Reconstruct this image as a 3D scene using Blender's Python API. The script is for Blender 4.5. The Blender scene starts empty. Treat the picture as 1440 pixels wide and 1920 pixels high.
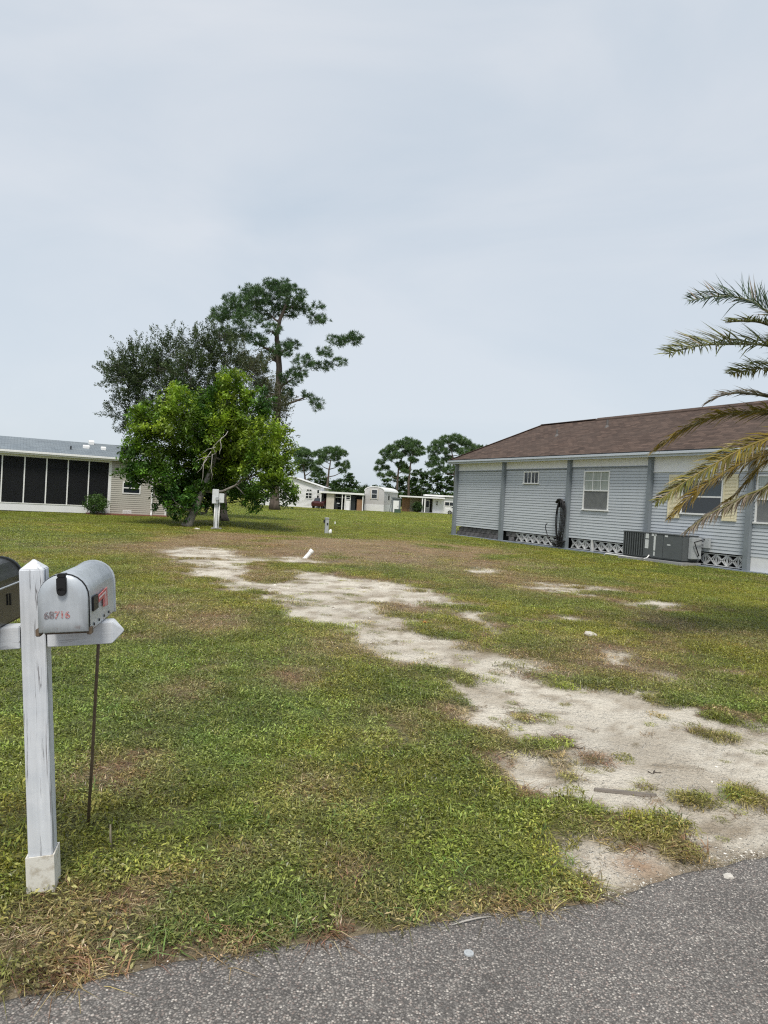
import bpy, bmesh, math, random
import numpy as np
from mathutils import Vector, Matrix

R = math.radians
scene = bpy.context.scene
col = scene.collection

# ------------------------------------------------------------------ camera
cam_d = bpy.data.cameras.new("camera")
cam = bpy.data.objects.new("camera", cam_d)
col.objects.link(cam)
EYE = 1.62
cam.matrix_world = (Matrix.Translation((0, 0, EYE)) @
                    Matrix.Rotation(R(90) - math.atan(22 / 1300), 4, 'X') @ Matrix.Rotation(R(3.2), 4, 'Z'))
cam_d.sensor_fit = 'VERTICAL'
cam_d.sensor_height = 24.0
cam_d.lens = 24.0 * 1300 / 1920
cam_d.clip_start = 0.05
cam_d.clip_end = 4000
scene.camera = cam
scene.render.resolution_x, scene.render.resolution_y = 768, 1024

# ------------------------------------------------------------------ sky, sun, exposure
SUN_EL, SUN_AZ = R(60), R(183)          # azimuth clockwise from +Y: high behind the viewer
world = bpy.data.worlds.new("World")
scene.world = world
world.use_nodes = True
wn, wl = world.node_tree.nodes, world.node_tree.links
wn.clear()
out = wn.new('ShaderNodeOutputWorld')
bg = wn.new('ShaderNodeBackground')
bg.inputs['Strength'].default_value = 0.1
sky = wn.new('ShaderNodeTexSky')
sky.sky_type = 'NISHITA'
sky.sun_disc = False
sky.sun_elevation = SUN_EL
sky.sun_rotation = SUN_AZ
sky.air_density = 1.0
sky.dust_density = 2.0
tc = wn.new('ShaderNodeTexCoord')
mp = wn.new('ShaderNodeMapping')
mp.inputs['Scale'].default_value = (1.0, 1.0, 2.6)
mp.inputs['Rotation'].default_value = (0.1, 0.25, 0.4)
wl.new(tc.outputs['Generated'], mp.inputs['Vector'])
n1 = wn.new('ShaderNodeTexNoise')
n1.inputs['Scale'].default_value = 1.9
n1.inputs['Detail'].default_value = 6
n1.inputs['Roughness'].default_value = 0.5
n1.inputs['Distortion'].default_value = 0.5
wl.new(mp.outputs['Vector'], n1.inputs['Vector'])
rmp = wn.new('ShaderNodeValToRGB')
rmp.color_ramp.elements[0].position = 0.34
rmp.color_ramp.elements[0].color = (0.535, 0.605, 0.68, 1)
rmp.color_ramp.elements[1].position = 0.63
rmp.color_ramp.elements[1].color = (0.665, 0.70, 0.745, 1)
wl.new(n1.outputs['Fac'], rmp.inputs['Fac'])
vm = wn.new('ShaderNodeVectorMath')
vm.operation = 'SCALE'
vm.inputs['Scale'].default_value = 4.95
sep = wn.new('ShaderNodeSeparateXYZ')
wl.new(tc.outputs['Generated'], sep.inputs['Vector'])
hz = wn.new('ShaderNodeMapRange')
hz.inputs['From Min'].default_value = 0.0
hz.inputs['From Max'].default_value = 0.45
hz.inputs['To Min'].default_value = 0.55
hz.inputs['To Max'].default_value = 0.0
wl.new(sep.outputs['Z'], hz.inputs['Value'])
mh = wn.new('ShaderNodeMix')
mh.data_type = 'RGBA'
mh.inputs['B'].default_value = (0.575, 0.655, 0.722, 1)
wl.new(hz.outputs['Result'], mh.inputs['Factor'])
wl.new(rmp.outputs['Color'], mh.inputs['A'])
wl.new(mh.outputs['Result'], vm.inputs[0])
mx = wn.new('ShaderNodeMix')
mx.data_type = 'RGBA'
mx.inputs['Factor'].default_value = 0.93
wl.new(sky.outputs['Color'], mx.inputs['A'])
wl.new(vm.outputs['Vector'], mx.inputs['B'])
wl.new(mx.outputs['Result'], bg.inputs['Color'])
wl.new(bg.outputs['Background'], out.inputs['Surface'])

sun_d = bpy.data.lights.new("sun", 'SUN')
sun_d.energy = 1.5
sun_d.angle = R(16)
sun_d.color = (1.0, 0.95, 0.87)
sun = bpy.data.objects.new("sun", sun_d)
col.objects.link(sun)
sd = Vector((math.sin(SUN_AZ) * math.cos(SUN_EL), math.cos(SUN_AZ) * math.cos(SUN_EL), math.sin(SUN_EL)))
sun.rotation_euler = sd.to_track_quat('Z', 'Y').to_euler()
sun.location = (0, 0, 40)

vs = scene.view_settings
vs.view_transform = 'Standard'
vs.look = 'None'
vs.gamma = 1
vs.use_curve_mapping = False
vs.exposure = 1.15
scene.cycles.use_denoising = False
scene.cycles.filter_width = 1.2
scene.cycles.sample_clamp_indirect = 4.0
scene.cycles.max_bounces = 6
scene.cycles.transparent_max_bounces = 8

# ------------------------------------------------------------------ helpers
def tag(o, label=None, cat=None, group=None, kind=None):
    if label: o['label'] = label
    if cat: o['category'] = cat
    if group: o['group'] = group
    if kind: o['kind'] = kind
    return o

def empty(name, loc, rz=0.0, label=None, cat=None, group=None, rot=None):
    o = bpy.data.objects.new(name, None)
    o.empty_display_size = 0.1
    col.objects.link(o)
    o.location = loc
    o.rotation_euler = rot if rot else (0, 0, rz)
    return tag(o, label, cat, group)

def link(name, me, mat, parent=None, smooth=False):
    o = bpy.data.objects.new(name, me)
    col.objects.link(o)
    if mat and not me.materials: me.materials.append(mat)
    if parent: o.parent = parent
    if smooth:
        me.polygons.foreach_set('use_smooth', [True] * len(me.polygons))
    return o

class MB:
    def __init__(s): s.v, s.f = [], []
    def add(s, vs, fs):
        b = len(s.v)
        s.v += [tuple(p) for p in vs]
        s.f += [tuple(b + i for i in f) for f in fs]
        return s
    def box(s, x0, x1, y0, y1, z0, z1, M=None):
        p = [(x0, y0, z0), (x1, y0, z0), (x1, y1, z0), (x0, y1, z0), (x0, y0, z1), (x1, y0, z1), (x1, y1, z1), (x0, y1, z1)]
        if M: p = [tuple(M @ Vector(q)) for q in p]
        return s.add(p, [(3, 2, 1, 0), (4, 5, 6, 7), (0, 1, 5, 4), (1, 2, 6, 5), (2, 3, 7, 6), (3, 0, 4, 7)])
    def bar(s, a, b, w, d, up=(0, 0, 1)):
        a, b = Vector(a), Vector(b)
        t = (b - a).normalized()
        sd_ = t.cross(Vector(up))
        if sd_.length < 1e-4: sd_ = t.cross(Vector((1, 0, 0)))
        sd_.normalize()
        n = sd_.cross(t)
        p = []
        for c in (a, b):
            for i, j in ((-1, -1), (1, -1), (1, 1), (-1, 1)):
                p.append(c + sd_ * (i * w / 2) + n * (j * d / 2))
        return s.add(p, [(3, 2, 1, 0), (4, 5, 6, 7), (0, 1, 5, 4), (1, 2, 6, 5), (2, 3, 7, 6), (3, 0, 4, 7)])
    def tube(s, pts, rad, seg=8, cap=True):
        pts = [Vector(p) for p in pts]
        if not hasattr(rad, '__len__'): rad = [rad] * len(pts)
        ref = Vector((0.31, 0.87, 0.38)).normalized()
        b = len(s.v)
        n = len(pts)
        for i, p in enumerate(pts):
            t = (pts[min(i + 1, n - 1)] - pts[max(i - 1, 0)])
            if t.length < 1e-6: t = Vector((0, 0, 1))
            t.normalize()
            x = t.cross(ref)
            if x.length < 0.05: x = t.cross(Vector((1, 0, 0)))
            x.normalize()
            y = t.cross(x)
            for k in range(seg):
                an = 2 * math.pi * k / seg
                s.v.append(tuple(p + (x * math.cos(an) + y * math.sin(an)) * rad[i]))
        for i in range(n - 1):
            for k in range(seg):
                k2 = (k + 1) % seg
                s.f.append((b + i * seg + k, b + i * seg + k2, b + (i + 1) * seg + k2, b + (i + 1) * seg + k))
        if cap:
            s.f.append(tuple(b + k for k in range(seg))[::-1])
            s.f.append(tuple(b + (n - 1) * seg + k for k in range(seg)))
        return s
    def extrude(s, prof, d):
        """prof: list of 3-D points (closed), d: extrusion vector"""
        n = len(prof)
        d = Vector(d)
        p = [Vector(q) for q in prof]
        vs_ = p + [q + d for q in p]
        fs = [tuple(range(n))[::-1], tuple(range(n, 2 * n))]
        fs += [(i, (i + 1) % n, n + (i + 1) % n, n + i) for i in range(n)]
        return s.add(vs_, fs)
    def mesh(s, name, bevel=0, recalc=True, seg=2):
        me = bpy.data.meshes.new(name)
        me.from_pydata(s.v, [], s.f)
        bm = bmesh.new()
        bm.from_mesh(me)
        if recalc: bmesh.ops.recalc_face_normals(bm, faces=bm.faces)
        if bevel:
            bmesh.ops.bevel(bm, geom=list(bm.edges), offset=bevel, segments=seg, affect='EDGES', clamp_overlap=True)
        bm.to_mesh(me)
        bm.free()
        return me
    def build(s, name, mat, parent=None, bevel=0, smooth=False):
        return link(name, s.mesh(name, bevel), mat, parent, smooth)

def np_mesh(name, V, F, tint=None):
    """V (n,3), F (m,k) numpy; tint (n,3) point colour"""
    me = bpy.data.meshes.new(name)
    V = np.asarray(V, np.float32)
    F = np.asarray(F, np.int32)
    me.vertices.add(len(V))
    me.vertices.foreach_set('co', V.ravel())
    m, k = F.shape
    me.loops.add(m * k)
    me.loops.foreach_set('vertex_index', F.ravel())
    me.polygons.add(m)
    me.polygons.foreach_set('loop_start', np.arange(0, m * k, k, dtype=np.int32))
    me.polygons.foreach_set('loop_total', np.full(m, k, np.int32))
    me.update(calc_edges=True)
    if tint is not None:
        a = me.attributes.new('tint', 'FLOAT_COLOR', 'POINT')
        c = np.ones((len(V), 4), np.float32)
        c[:, :3] = tint
        a.data.foreach_set('color', c.ravel())
    return me

# ------------------------------------------------------------------ numpy noise
def vnoise(x, y, seed=0):
    xi, yi = np.floor(x).astype(np.int64), np.floor(y).astype(np.int64)
    fx, fy = x - xi, y - yi
    fx, fy = fx * fx * (3 - 2 * fx), fy * fy * (3 - 2 * fy)
    def h(i, j):
        n = (i * 374761393 + j * 668265263 + seed * 1442695041) & 0xffffffff
        n = ((n ^ (n >> 13)) * 1274126177) & 0xffffffff
        return ((n ^ (n >> 16)) & 0xffff) / 65535.0
    a, b, c, d = h(xi, yi), h(xi + 1, yi), h(xi, yi + 1), h(xi + 1, yi + 1)
    return (a + (b - a) * fx) * (1 - fy) + (c + (d - c) * fx) * fy

def fbm(x, y, seed=0, oct=4, gain=0.5):
    s, a, t = 0, 1, 0
    for o in range(oct):
        s = s + a * vnoise(x * 2 ** o + 17.3 * o, y * 2 ** o - 9.1 * o, seed + o)
        t += a
        a *= gain
    return s / t

def sstep(a, b, x):
    t = np.clip((x - a) / (b - a), 0, 1)
    return t * t * (3 - 2 * t)

# ------------------------------------------------------------------ materials
class NG:
    def __init__(s, name):
        s.m = bpy.data.materials.new(name)
        s.m.use_nodes = True
        s.t = s.m.node_tree
        s.t.nodes.clear()
        s.o = s.n('ShaderNodeOutputMaterial')
    def n(s, ty, props=None, **inp):
        nd = s.t.nodes.new(ty)
        for k, v in (props or {}).items(): setattr(nd, k, v)
        for k, v in inp.items():
            k = k.replace('_', ' ')
            key = int(k[1:]) if k[0] == 'i' and k[1:].isdigit() else k
            if hasattr(v, 'is_linked'): s.t.links.new(v, nd.inputs[key])
            else: nd.inputs[key].default_value = v
        return nd
    def ln(s, a, b): s.t.links.new(a, b)
    def mix(s, f, a, b, bt='MIX'):
        nd = s.t.nodes.new('ShaderNodeMix')
        nd.data_type = 'RGBA'
        nd.blend_type = bt
        for k, v in (('Factor', f), ('A', a), ('B', b)):
            if hasattr(v, 'is_linked'): s.ln(v, nd.inputs[k])
            else: nd.inputs[k].default_value = v if k == 'Factor' or len(v) == 4 else tuple(v) + (1,)
        return nd.outputs['Result']
    def ramp(s, fac, stops):
        nd = s.t.nodes.new('ShaderNodeValToRGB')
        el = nd.color_ramp.elements
        while len(el) < len(stops): el.new(0.5)
        for e, (p, c) in zip(el, stops):
            e.position = p
            e.color = (c, c, c, 1) if not hasattr(c, '__len__') else tuple(c) + (1,)
        s.ln(fac, nd.inputs['Fac'])
        return nd.outputs['Color']
    def coord(s, kind='Object', scale=(1, 1, 1), rot=(0, 0, 0)):
        tc_ = s.n('ShaderNodeTexCoord')
        mp_ = s.n('ShaderNodeMapping', Scale=scale, Rotation=rot)
        s.ln(tc_.outputs[kind], mp_.inputs['Vector'])
        return mp_.outputs['Vector']
    def noise(s, vec, scale, detail=4, rough=0.55):
        return s.n('ShaderNodeTexNoise', Vector=vec, Scale=scale, Detail=detail, Roughness=rough).outputs['Fac']
    def bump(s, h, strength, dist=0.01):
        return s.n('ShaderNodeBump', Height=h, Strength=strength, Distance=dist).outputs['Normal']
    def bsdf(s, color, rough=0.6, normal=None, spec=0.4, metal=0.0):
        b = s.n('ShaderNodeBsdfPrincipled', Metallic=metal, Roughness=rough, **{'Base_Color': color if hasattr(color, 'is_linked') else tuple(color) + (1,)})
        b.inputs['Specular IOR Level'].default_value = spec
        if normal: s.ln(normal, b.inputs['Normal'])
        return b
    def done(s, sh):
        s.ln(sh.outputs[0], s.o.inputs['Surface'])
        return s.m

def pm(name, c, var=0.12, scale=6, rough=0.6, bump=0.0, bscale=40, dirt=None, dirt_amt=0.0, dirt_scale=3, stretch=(1, 1, 1), spec=0.35, metal=0.0, obvar=0.0):
    """plain surface: colour with mottling, optional dirt patches, fine relief"""
    g = NG(name)
    v = g.coord('Object', stretch)
    nz = g.noise(v, scale, 5, 0.6)
    c = np.array(c)
    cc = g.ramp(nz, [(0.25, tuple(c * (1 - var))), (0.75, tuple(np.minimum(c * (1 + var), 0.95)))])
    if obvar:
        oi = g.n('ShaderNodeObjectInfo')
        k = g.ramp(oi.outputs['Random'], [(0.0, 1 - obvar), (1.0, 1 + obvar * 0.3)])
        cc = g.mix(1.0, cc, k, 'MULTIPLY')
    if dirt:
        d = g.noise(v, dirt_scale, 8, 0.68)
        f = g.ramp(d, [(0.62 - dirt_amt * 0.35, 0.0), (0.80 - dirt_amt * 0.25, 1.0)])
        cc = g.mix(f, cc, dirt)
    nrm = g.bump(g.noise(v, bscale, 4, 0.6), bump, 0.004) if bump else None
    return g.done(g.bsdf(cc, rough, nrm, spec, metal))

def shingle(name, c1, c2, stain, ex=0.14):
    g = NG(name)
    v = g.coord('Object')
    uv = g.n('ShaderNodeUVMap')
    br = g.n('ShaderNodeTexBrick', {'offset': 0.5}, Vector=uv.outputs['UV'], Color1=tuple(c1) + (1,), Color2=tuple(c2) + (1,),
             Mortar=tuple(np.array(c1) * 0.45) + (1,), Scale=1.0)
    br.inputs['Mortar Size'].default_value = 0.009
    br.inputs['Mortar Smooth'].default_value = 0.3
    br.inputs['Bias'].default_value = 0.0
    br.inputs['Brick Width'].default_value = 0.30
    br.inputs['Row Height'].default_value = ex
    big = g.noise(v, 0.6, 6, 0.65)
    cc = g.mix(g.ramp(big, [(0.42, 0.0), (0.75, 0.75)]), br.outputs['Color'], stain)
    fine = g.noise(v, 60, 3, 0.7)
    cc = g.mix(1.0, cc, g.ramp(fine, [(0.2, 0.72), (0.8, 1.2)]), 'MULTIPLY')
    med = g.noise(g.coord('UV', (1.2, 6, 1)), 1.0, 5, 0.7)
    cc = g.mix(1.0, cc, g.ramp(med, [(0.3, 0.8), (0.7, 1.15)]), 'MULTIPLY')
    nb = g.bump(br.outputs['Fac'], 0.6, -0.012)
    return g.done(g.bsdf(cc, 0.9, nb, 0.2))

def leafmat(name, src='GEOMETRY', rough=0.5, trans=0.3, var=(0.6, 1.45), spec=0.4):
    g = NG(name)
    at = g.n('ShaderNodeAttribute', {'attribute_name': 'tint', 'attribute_type': src})
    gi = g.n('ShaderNodeNewGeometry')
    k = g.ramp(gi.outputs['Random Per Island'], [(0.0, var[0]), (0.6, 1.0), (0.86, var[1]), (1.0, (var[1] * 1.25, var[1] * 1.15, var[1] * (1.7 if src == 'INSTANCER' else 1.1)))])  # random leaf tones; on grass they paint pale highlights and dark gaps
    cc = g.mix(1.0, at.outputs['Color'], k, 'MULTIPLY')
    b = g.bsdf(cc, rough, None, spec)
    tr = g.n('ShaderNodeBsdfTranslucent')
    tcl = g.mix(1.0, cc, (1.15, 1.25, 0.6), 'MULTIPLY')
    g.ln(tcl, tr.inputs['Color'])
    ms = g.n('ShaderNodeMixShader', Fac=trans)
    g.ln(b.outputs[0], ms.inputs[1])
    g.ln(tr.outputs[0], ms.inputs[2])
    return g.done(ms)

def bark(name, c1, c2, scale=8):
    g = NG(name)
    v = g.coord('Object', (1, 1, 0.25))
    nz = g.noise(v, scale, 6, 0.65)
    cc = g.ramp(nz, [(0.3, c1), (0.7, c2)])
    return g.done(g.bsdf(cc, 0.9, g.bump(nz, 0.9, 0.03), 0.2))

def glass(name, tint=(0.05, 0.07, 0.08), rough=0.04, alpha=0.25):
    """a window pane: mostly reflective dark glass, a little see-through"""
    g = NG(name)
    b = g.bsdf(tint, rough, None, 0.9)
    t = g.n('ShaderNodeBsdfTransparent', Color=(0.6, 0.66, 0.68, 1))
    ms = g.n('ShaderNodeMixShader', Fac=alpha)
    g.ln(b.outputs[0], ms.inputs[1])
    g.ln(t.outputs[0], ms.inputs[2])
    return g.done(ms)

M = {}
M['siding_blue'] = pm('siding_blue', (0.485, 0.515, 0.545), 0.06, 1.2, 0.45, 0.15, 60, (0.22, 0.26, 0.29), 0.12, 2, (0.3, 0.3, 1), 0.4, 0, 0.06)
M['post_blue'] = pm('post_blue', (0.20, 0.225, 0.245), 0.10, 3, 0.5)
M['fascia_blue'] = pm('fascia_blue', (0.50, 0.54, 0.58), 0.07, 2, 0.5)
M['cream'] = pm('cream', (0.80, 0.80, 0.80), 0.05, 3, 0.55)
M['shutter'] = pm('shutter', (0.74, 0.67, 0.47), 0.05, 5, 0.5)
M['white'] = pm('white_trim', (0.78, 0.78, 0.77), 0.05, 4, 0.45)
M['white_wall'] = pm('white_wall', (0.74, 0.74, 0.76), 0.06, 1.0, 0.55)
M['stucco'] = pm('stucco', (0.72, 0.72, 0.72), 0.08, 5, 0.8, 0.5, 60)
M['block'] = pm('block_gray', (0.20, 0.19, 0.19), 0.25, 9, 0.9, 0.5, 60, (0.05, 0.05, 0.05), 0.55, 4, (1, 1, 1), 0.2, 0, 0.35)
M['breeze'] = pm('breeze_white', (0.60, 0.60, 0.59), 0.10, 10, 0.8, 0.3, 60, (0.25, 0.25, 0.24), 0.3, 6, (1, 1, 1), 0.3, 0, 0.25)
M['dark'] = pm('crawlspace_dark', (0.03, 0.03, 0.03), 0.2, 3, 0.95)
M['concrete'] = pm('concrete', (0.30, 0.30, 0.30), 0.15, 6, 0.9, 0.4, 50, (0.14, 0.13, 0.12), 0.3)
M['slab_blue'] = pm('slab_blue', (0.20, 0.23, 0.27), 0.15, 4, 0.8)
M['roof_brown'] = shingle('roof_brown', (0.130, 0.090, 0.072), (0.068, 0.048, 0.040), (0.095, 0.070, 0.058))
M['roof_gray'] = shingle('roof_gray', (0.24, 0.28, 0.31), (0.17, 0.20, 0.23), (0.24, 0.27, 0.29))
M['siding_beige'] = pm('siding_beige', (0.44, 0.42, 0.37), 0.06, 1.5, 0.5, 0.1, 60, (0.3, 0.28, 0.24), 0.1, 2, (0.3, 0.3, 1), 0.35, 0, 0.05)
M['glass'] = glass('window_glass')
M['glass_dark'] = glass('window_glass_dark', (0.02, 0.025, 0.03), 0.08, 0.1)
M['curtain'] = pm('curtain', (0.45, 0.44, 0.42), 0.12, 4, 0.9, 0, 40, None, 0, 3, (14, 14, 0.3))
M['acgray'] = pm('ac_gray', (0.10, 0.11, 0.115), 0.10, 4, 0.45)
M['vent_gray'] = pm('vent_gray', (0.14, 0.13, 0.125), 0.2, 8, 0.7)
M['acdark'] = pm('ac_dark', (0.022, 0.026, 0.028), 0.2, 8, 0.5)
M['sticker'] = pm('sticker', (0.6, 0.62, 0.62), 0.2, 30, 0.5)
M['black'] = pm('black_rubber', (0.012, 0.012, 0.013), 0.2, 8, 0.45)
M['pvc'] = pm('pvc_white', (0.82, 0.82, 0.80), 0.04, 6, 0.35, 0, 40, (0.5, 0.46, 0.38), 0.12, 8)
M['metal_gray'] = pm('metal_gray', (0.40, 0.42, 0.43), 0.12, 8, 0.5, 0, 40, (0.2, 0.2, 0.2), 0.2, 8)
M['meter'] = pm('meter_box', (0.62, 0.64, 0.65), 0.08, 8, 0.5)
M['mulch'] = pm('mulch_red', (0.14, 0.055, 0.035), 0.5, 30, 0.95, 0.8, 30)
M['wood_brown'] = pm('wood_brown', (0.24, 0.14, 0.08), 0.2, 3, 0.8)
M['beige_wall'] = pm('beige_wall', (0.52, 0.48, 0.42), 0.08, 2, 0.7)
M['pale_gray'] = pm('pale_gray', (0.50, 0.49, 0.49), 0.05, 2, 0.6)
M['gray_wall'] = pm('gray_wall', (0.17, 0.19, 0.20), 0.1, 2, 0.6)
M['red_paint'] = pm('red_paint', (0.055, 0.010, 0.013), 0.1, 3, 0.3, spec=0.6)
M['white_paint'] = pm('white_paint', (0.75, 0.75, 0.76), 0.04, 3, 0.3, spec=0.6)
M['tyre'] = pm('tyre', (0.02, 0.02, 0.02), 0.2, 8, 0.8)
M['chrome'] = pm('chrome', (0.5, 0.5, 0.5), 0.1, 8, 0.3, metal=0.8)
M['lamp'] = pm('lamp_glass', (0.6, 0.6, 0.58), 0.1, 8, 0.2)
M['bark_gray'] = bark('bark_gray', (0.13, 0.115, 0.10), (0.30, 0.28, 0.25))
M['bark_dark'] = bark('bark_dark', (0.05, 0.042, 0.036), (0.13, 0.11, 0.095))
M['bark_pine'] = bark('bark_pine', (0.055, 0.044, 0.038), (0.15, 0.12, 0.10), 3)
M['dead_twig'] = bark('dead_twig', (0.3, 0.28, 0.25), (0.5, 0.47, 0.43))
M['leaf'] = leafmat('leaf', 'GEOMETRY', 0.42, 0.32)
M['needle'] = leafmat('needle', 'GEOMETRY', 0.5, 0.15)
M['frond'] = leafmat('frond', 'GEOMETRY', 0.4, 0.2, (0.7, 1.3))
M['grass'] = leafmat('grass_blade', 'INSTANCER', 0.33, 0.30, (0.28, 1.5), 0.4)

# ------------------------------------------------------------------ ground fields
ROADX = [-40, -12, -4, -1.12, -0.68, -0.15, 0.38, 0.8, 1.07, 1.5, 1.91, 4, 12, 40]
ROADY = [-12.4, -1.9, 1.08, 2.19, 2.39, 2.56, 2.76, 2.86, 2.96, 3.20, 3.38, 4.18, 7.1, 17.4]
def road_s(x, y):
    """distance (m) on the lawn side of the asphalt edge"""
    e = np.interp(x, ROADX, ROADY)
    return (y - e) * 0.935 + 0.05 * (fbm(x * 3, y * 3, 5, 3) - 0.5)

SAND = [
 [(-5.7, 18.34), (-4.49, 15.17), (-3.44, 13.03), (-2.84, 12.8), (-2.69, 11.2), (-2.0, 11.23), (-1.3, 9.92), (-0.7, 8.45), (-0.28, 7.92), (0.08, 7.32), (0.41, 7.04), (0.73, 6.37), (0.68, 5.92), (0.77, 5.21), (1.0, 4.92), (1.3, 4.89), (1.02, 4.57), (0.93, 4.37), (0.99, 4.14), (1.14, 4.01), (1.23, 3.68), (1.31, 3.5), (1.0, 3.44), (0.98, 3.3), (1.05, 3.07), (1.16, 2.86), (1.45, 2.95), (1.94, 3.16), (2.7, 3.4), (3.63, 5.45), (3.19, 5.57), (2.85, 5.58), (2.65, 6.14), (2.52, 6.56), (2.07, 6.76), (1.85, 7.15), (1.58, 7.44), (1.18, 7.88), (1.04, 8.29), (0.76, 8.71), (0.67, 9.45), (1.19, 11.09), (1.22, 12.36), (0.8, 13.32), (-0.14, 14.21), (-0.84, 14.88), (-1.79, 15.15), (-2.52, 14.0), (-3.07, 15.39), (-2.55, 17.91), (-3.52, 17.25), (-4.28, 19.46), (-5.42, 20.34)],
 [(-2.8, 16.94), (-2.49, 18.46), (-1.6, 18.05), (-1.02, 17.78), (-1.82, 16.4)],
 [(2.05, 17.3), (2.67, 18.21), (3.12, 17.76), (2.39, 16.24), (2.11, 16.44)],
 [(2.86, 14.42), (3.9, 15.47), (4.66, 15.24), (4.99, 14.48), (4.35, 13.49), (3.53, 13.53)],
 [(4.51, 12.77), (5.28, 13.34), (5.55, 12.89), (4.94, 12.1), (4.56, 12.21)],
 [(2.51, 10.13), (2.87, 10.63), (3.11, 10.47), (3.03, 9.9), (2.58, 9.25), (2.38, 9.3)],
 [(2.53, 8.23), (2.88, 8.41), (2.98, 7.66), (3.25, 7.19), (3.0, 6.86), (2.65, 7.22)],
 [(1.04, 11.32), (1.52, 11.62), (1.7, 10.48), (1.6, 9.34), (1.25, 8.86), (0.99, 9.77)],
 [(3.85, 7.49), (4.09, 7.2), (3.83, 6.38), (3.72, 6.53)]]
SPOT = [0.04, 0.0, .04, .10, .08, 0.0, 0.0, -0.06, 0.0]
ISLES = [(0.37, 10.62, 0.45, .5), (1.6, 6.76, .22, .35), (1.45, 4.63, .13, .45), (1.51, 3.52, .17, .5), (2.28, 4.08, .2, .5), (1.11, 5.38, .12, .35), (1.27, 4.28, .09, .4),
         (-2.17, 13.87, .6, .6), (-0.6, 14.69, .5, .3), (1.97, 4.04, .14, .45), (1.61, 5.78, .12, .3), (1.25, 4.5, .08, .35), (2.3, 5.6, .35, .25), (1.30, 3.68, .1, .4), (1.9, 5.0, .14, .2), (1.64, 3.62, .12, .35), (-.9, 16.0, .5, .3), (1.0, 9.6, .3, .4), (.3, 8.1, .18, .3), (-.2, 9.2, .2, .3), (1.75, 6.5, .16, .3), (2.6, 5.2, .2, .35), (2.15, 4.7, .1, .3)]
DRY = [(-2.1, 8.8, .55, .9), (-0.76, 6.24, .28, .8), (-0.87, 2.72, .13, .7), (-1.39, 3.96, .25, .7), (-0.08, 3.09, .15, .5), (2.69, 7.85, .7, .8), (3.0, 15.8, 1.6, .7), (-1.57, 5.47, .3, .5),
       (-0.33, 3.81, .2, .5), (1.32, 3.29, .22, .9), (-3.0, 9.5, .8, .5), (0.2, 5.1, .3, .4), (-4.0, 14.5, 1.0, .5), (0.4, 10.6, .5, .9), (-2.2, 13.9, .8, .6), (5.3, 9.5, .8, .4), (0.9, 4.6, .18, .5), (-0.5, 7.6, .5, .5)]

def poly_sd(px, py, poly):
    """positive inside"""
    P = np.array(poly)
    Q = np.roll(P, -1, 0)
    d2 = np.full(px.shape, 1e9)
    ins = np.zeros(px.shape, bool)
    for (ax, ay), (bx, by) in zip(P, Q):
        ex, ey = bx - ax, by - ay
        t = np.clip(((px - ax) * ex + (py - ay) * ey) / (ex * ex + ey * ey), 0, 1)
        d2 = np.minimum(d2, (px - ax - t * ex) ** 2 + (py - ay - t * ey) ** 2)
        c = ((ay > py) != (by > py)) & (px < ex * (py - ay) / (ey + 1e-12) + ax)
        ins ^= c
    d = np.sqrt(d2)
    return np.where(ins, d, -d)

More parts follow.
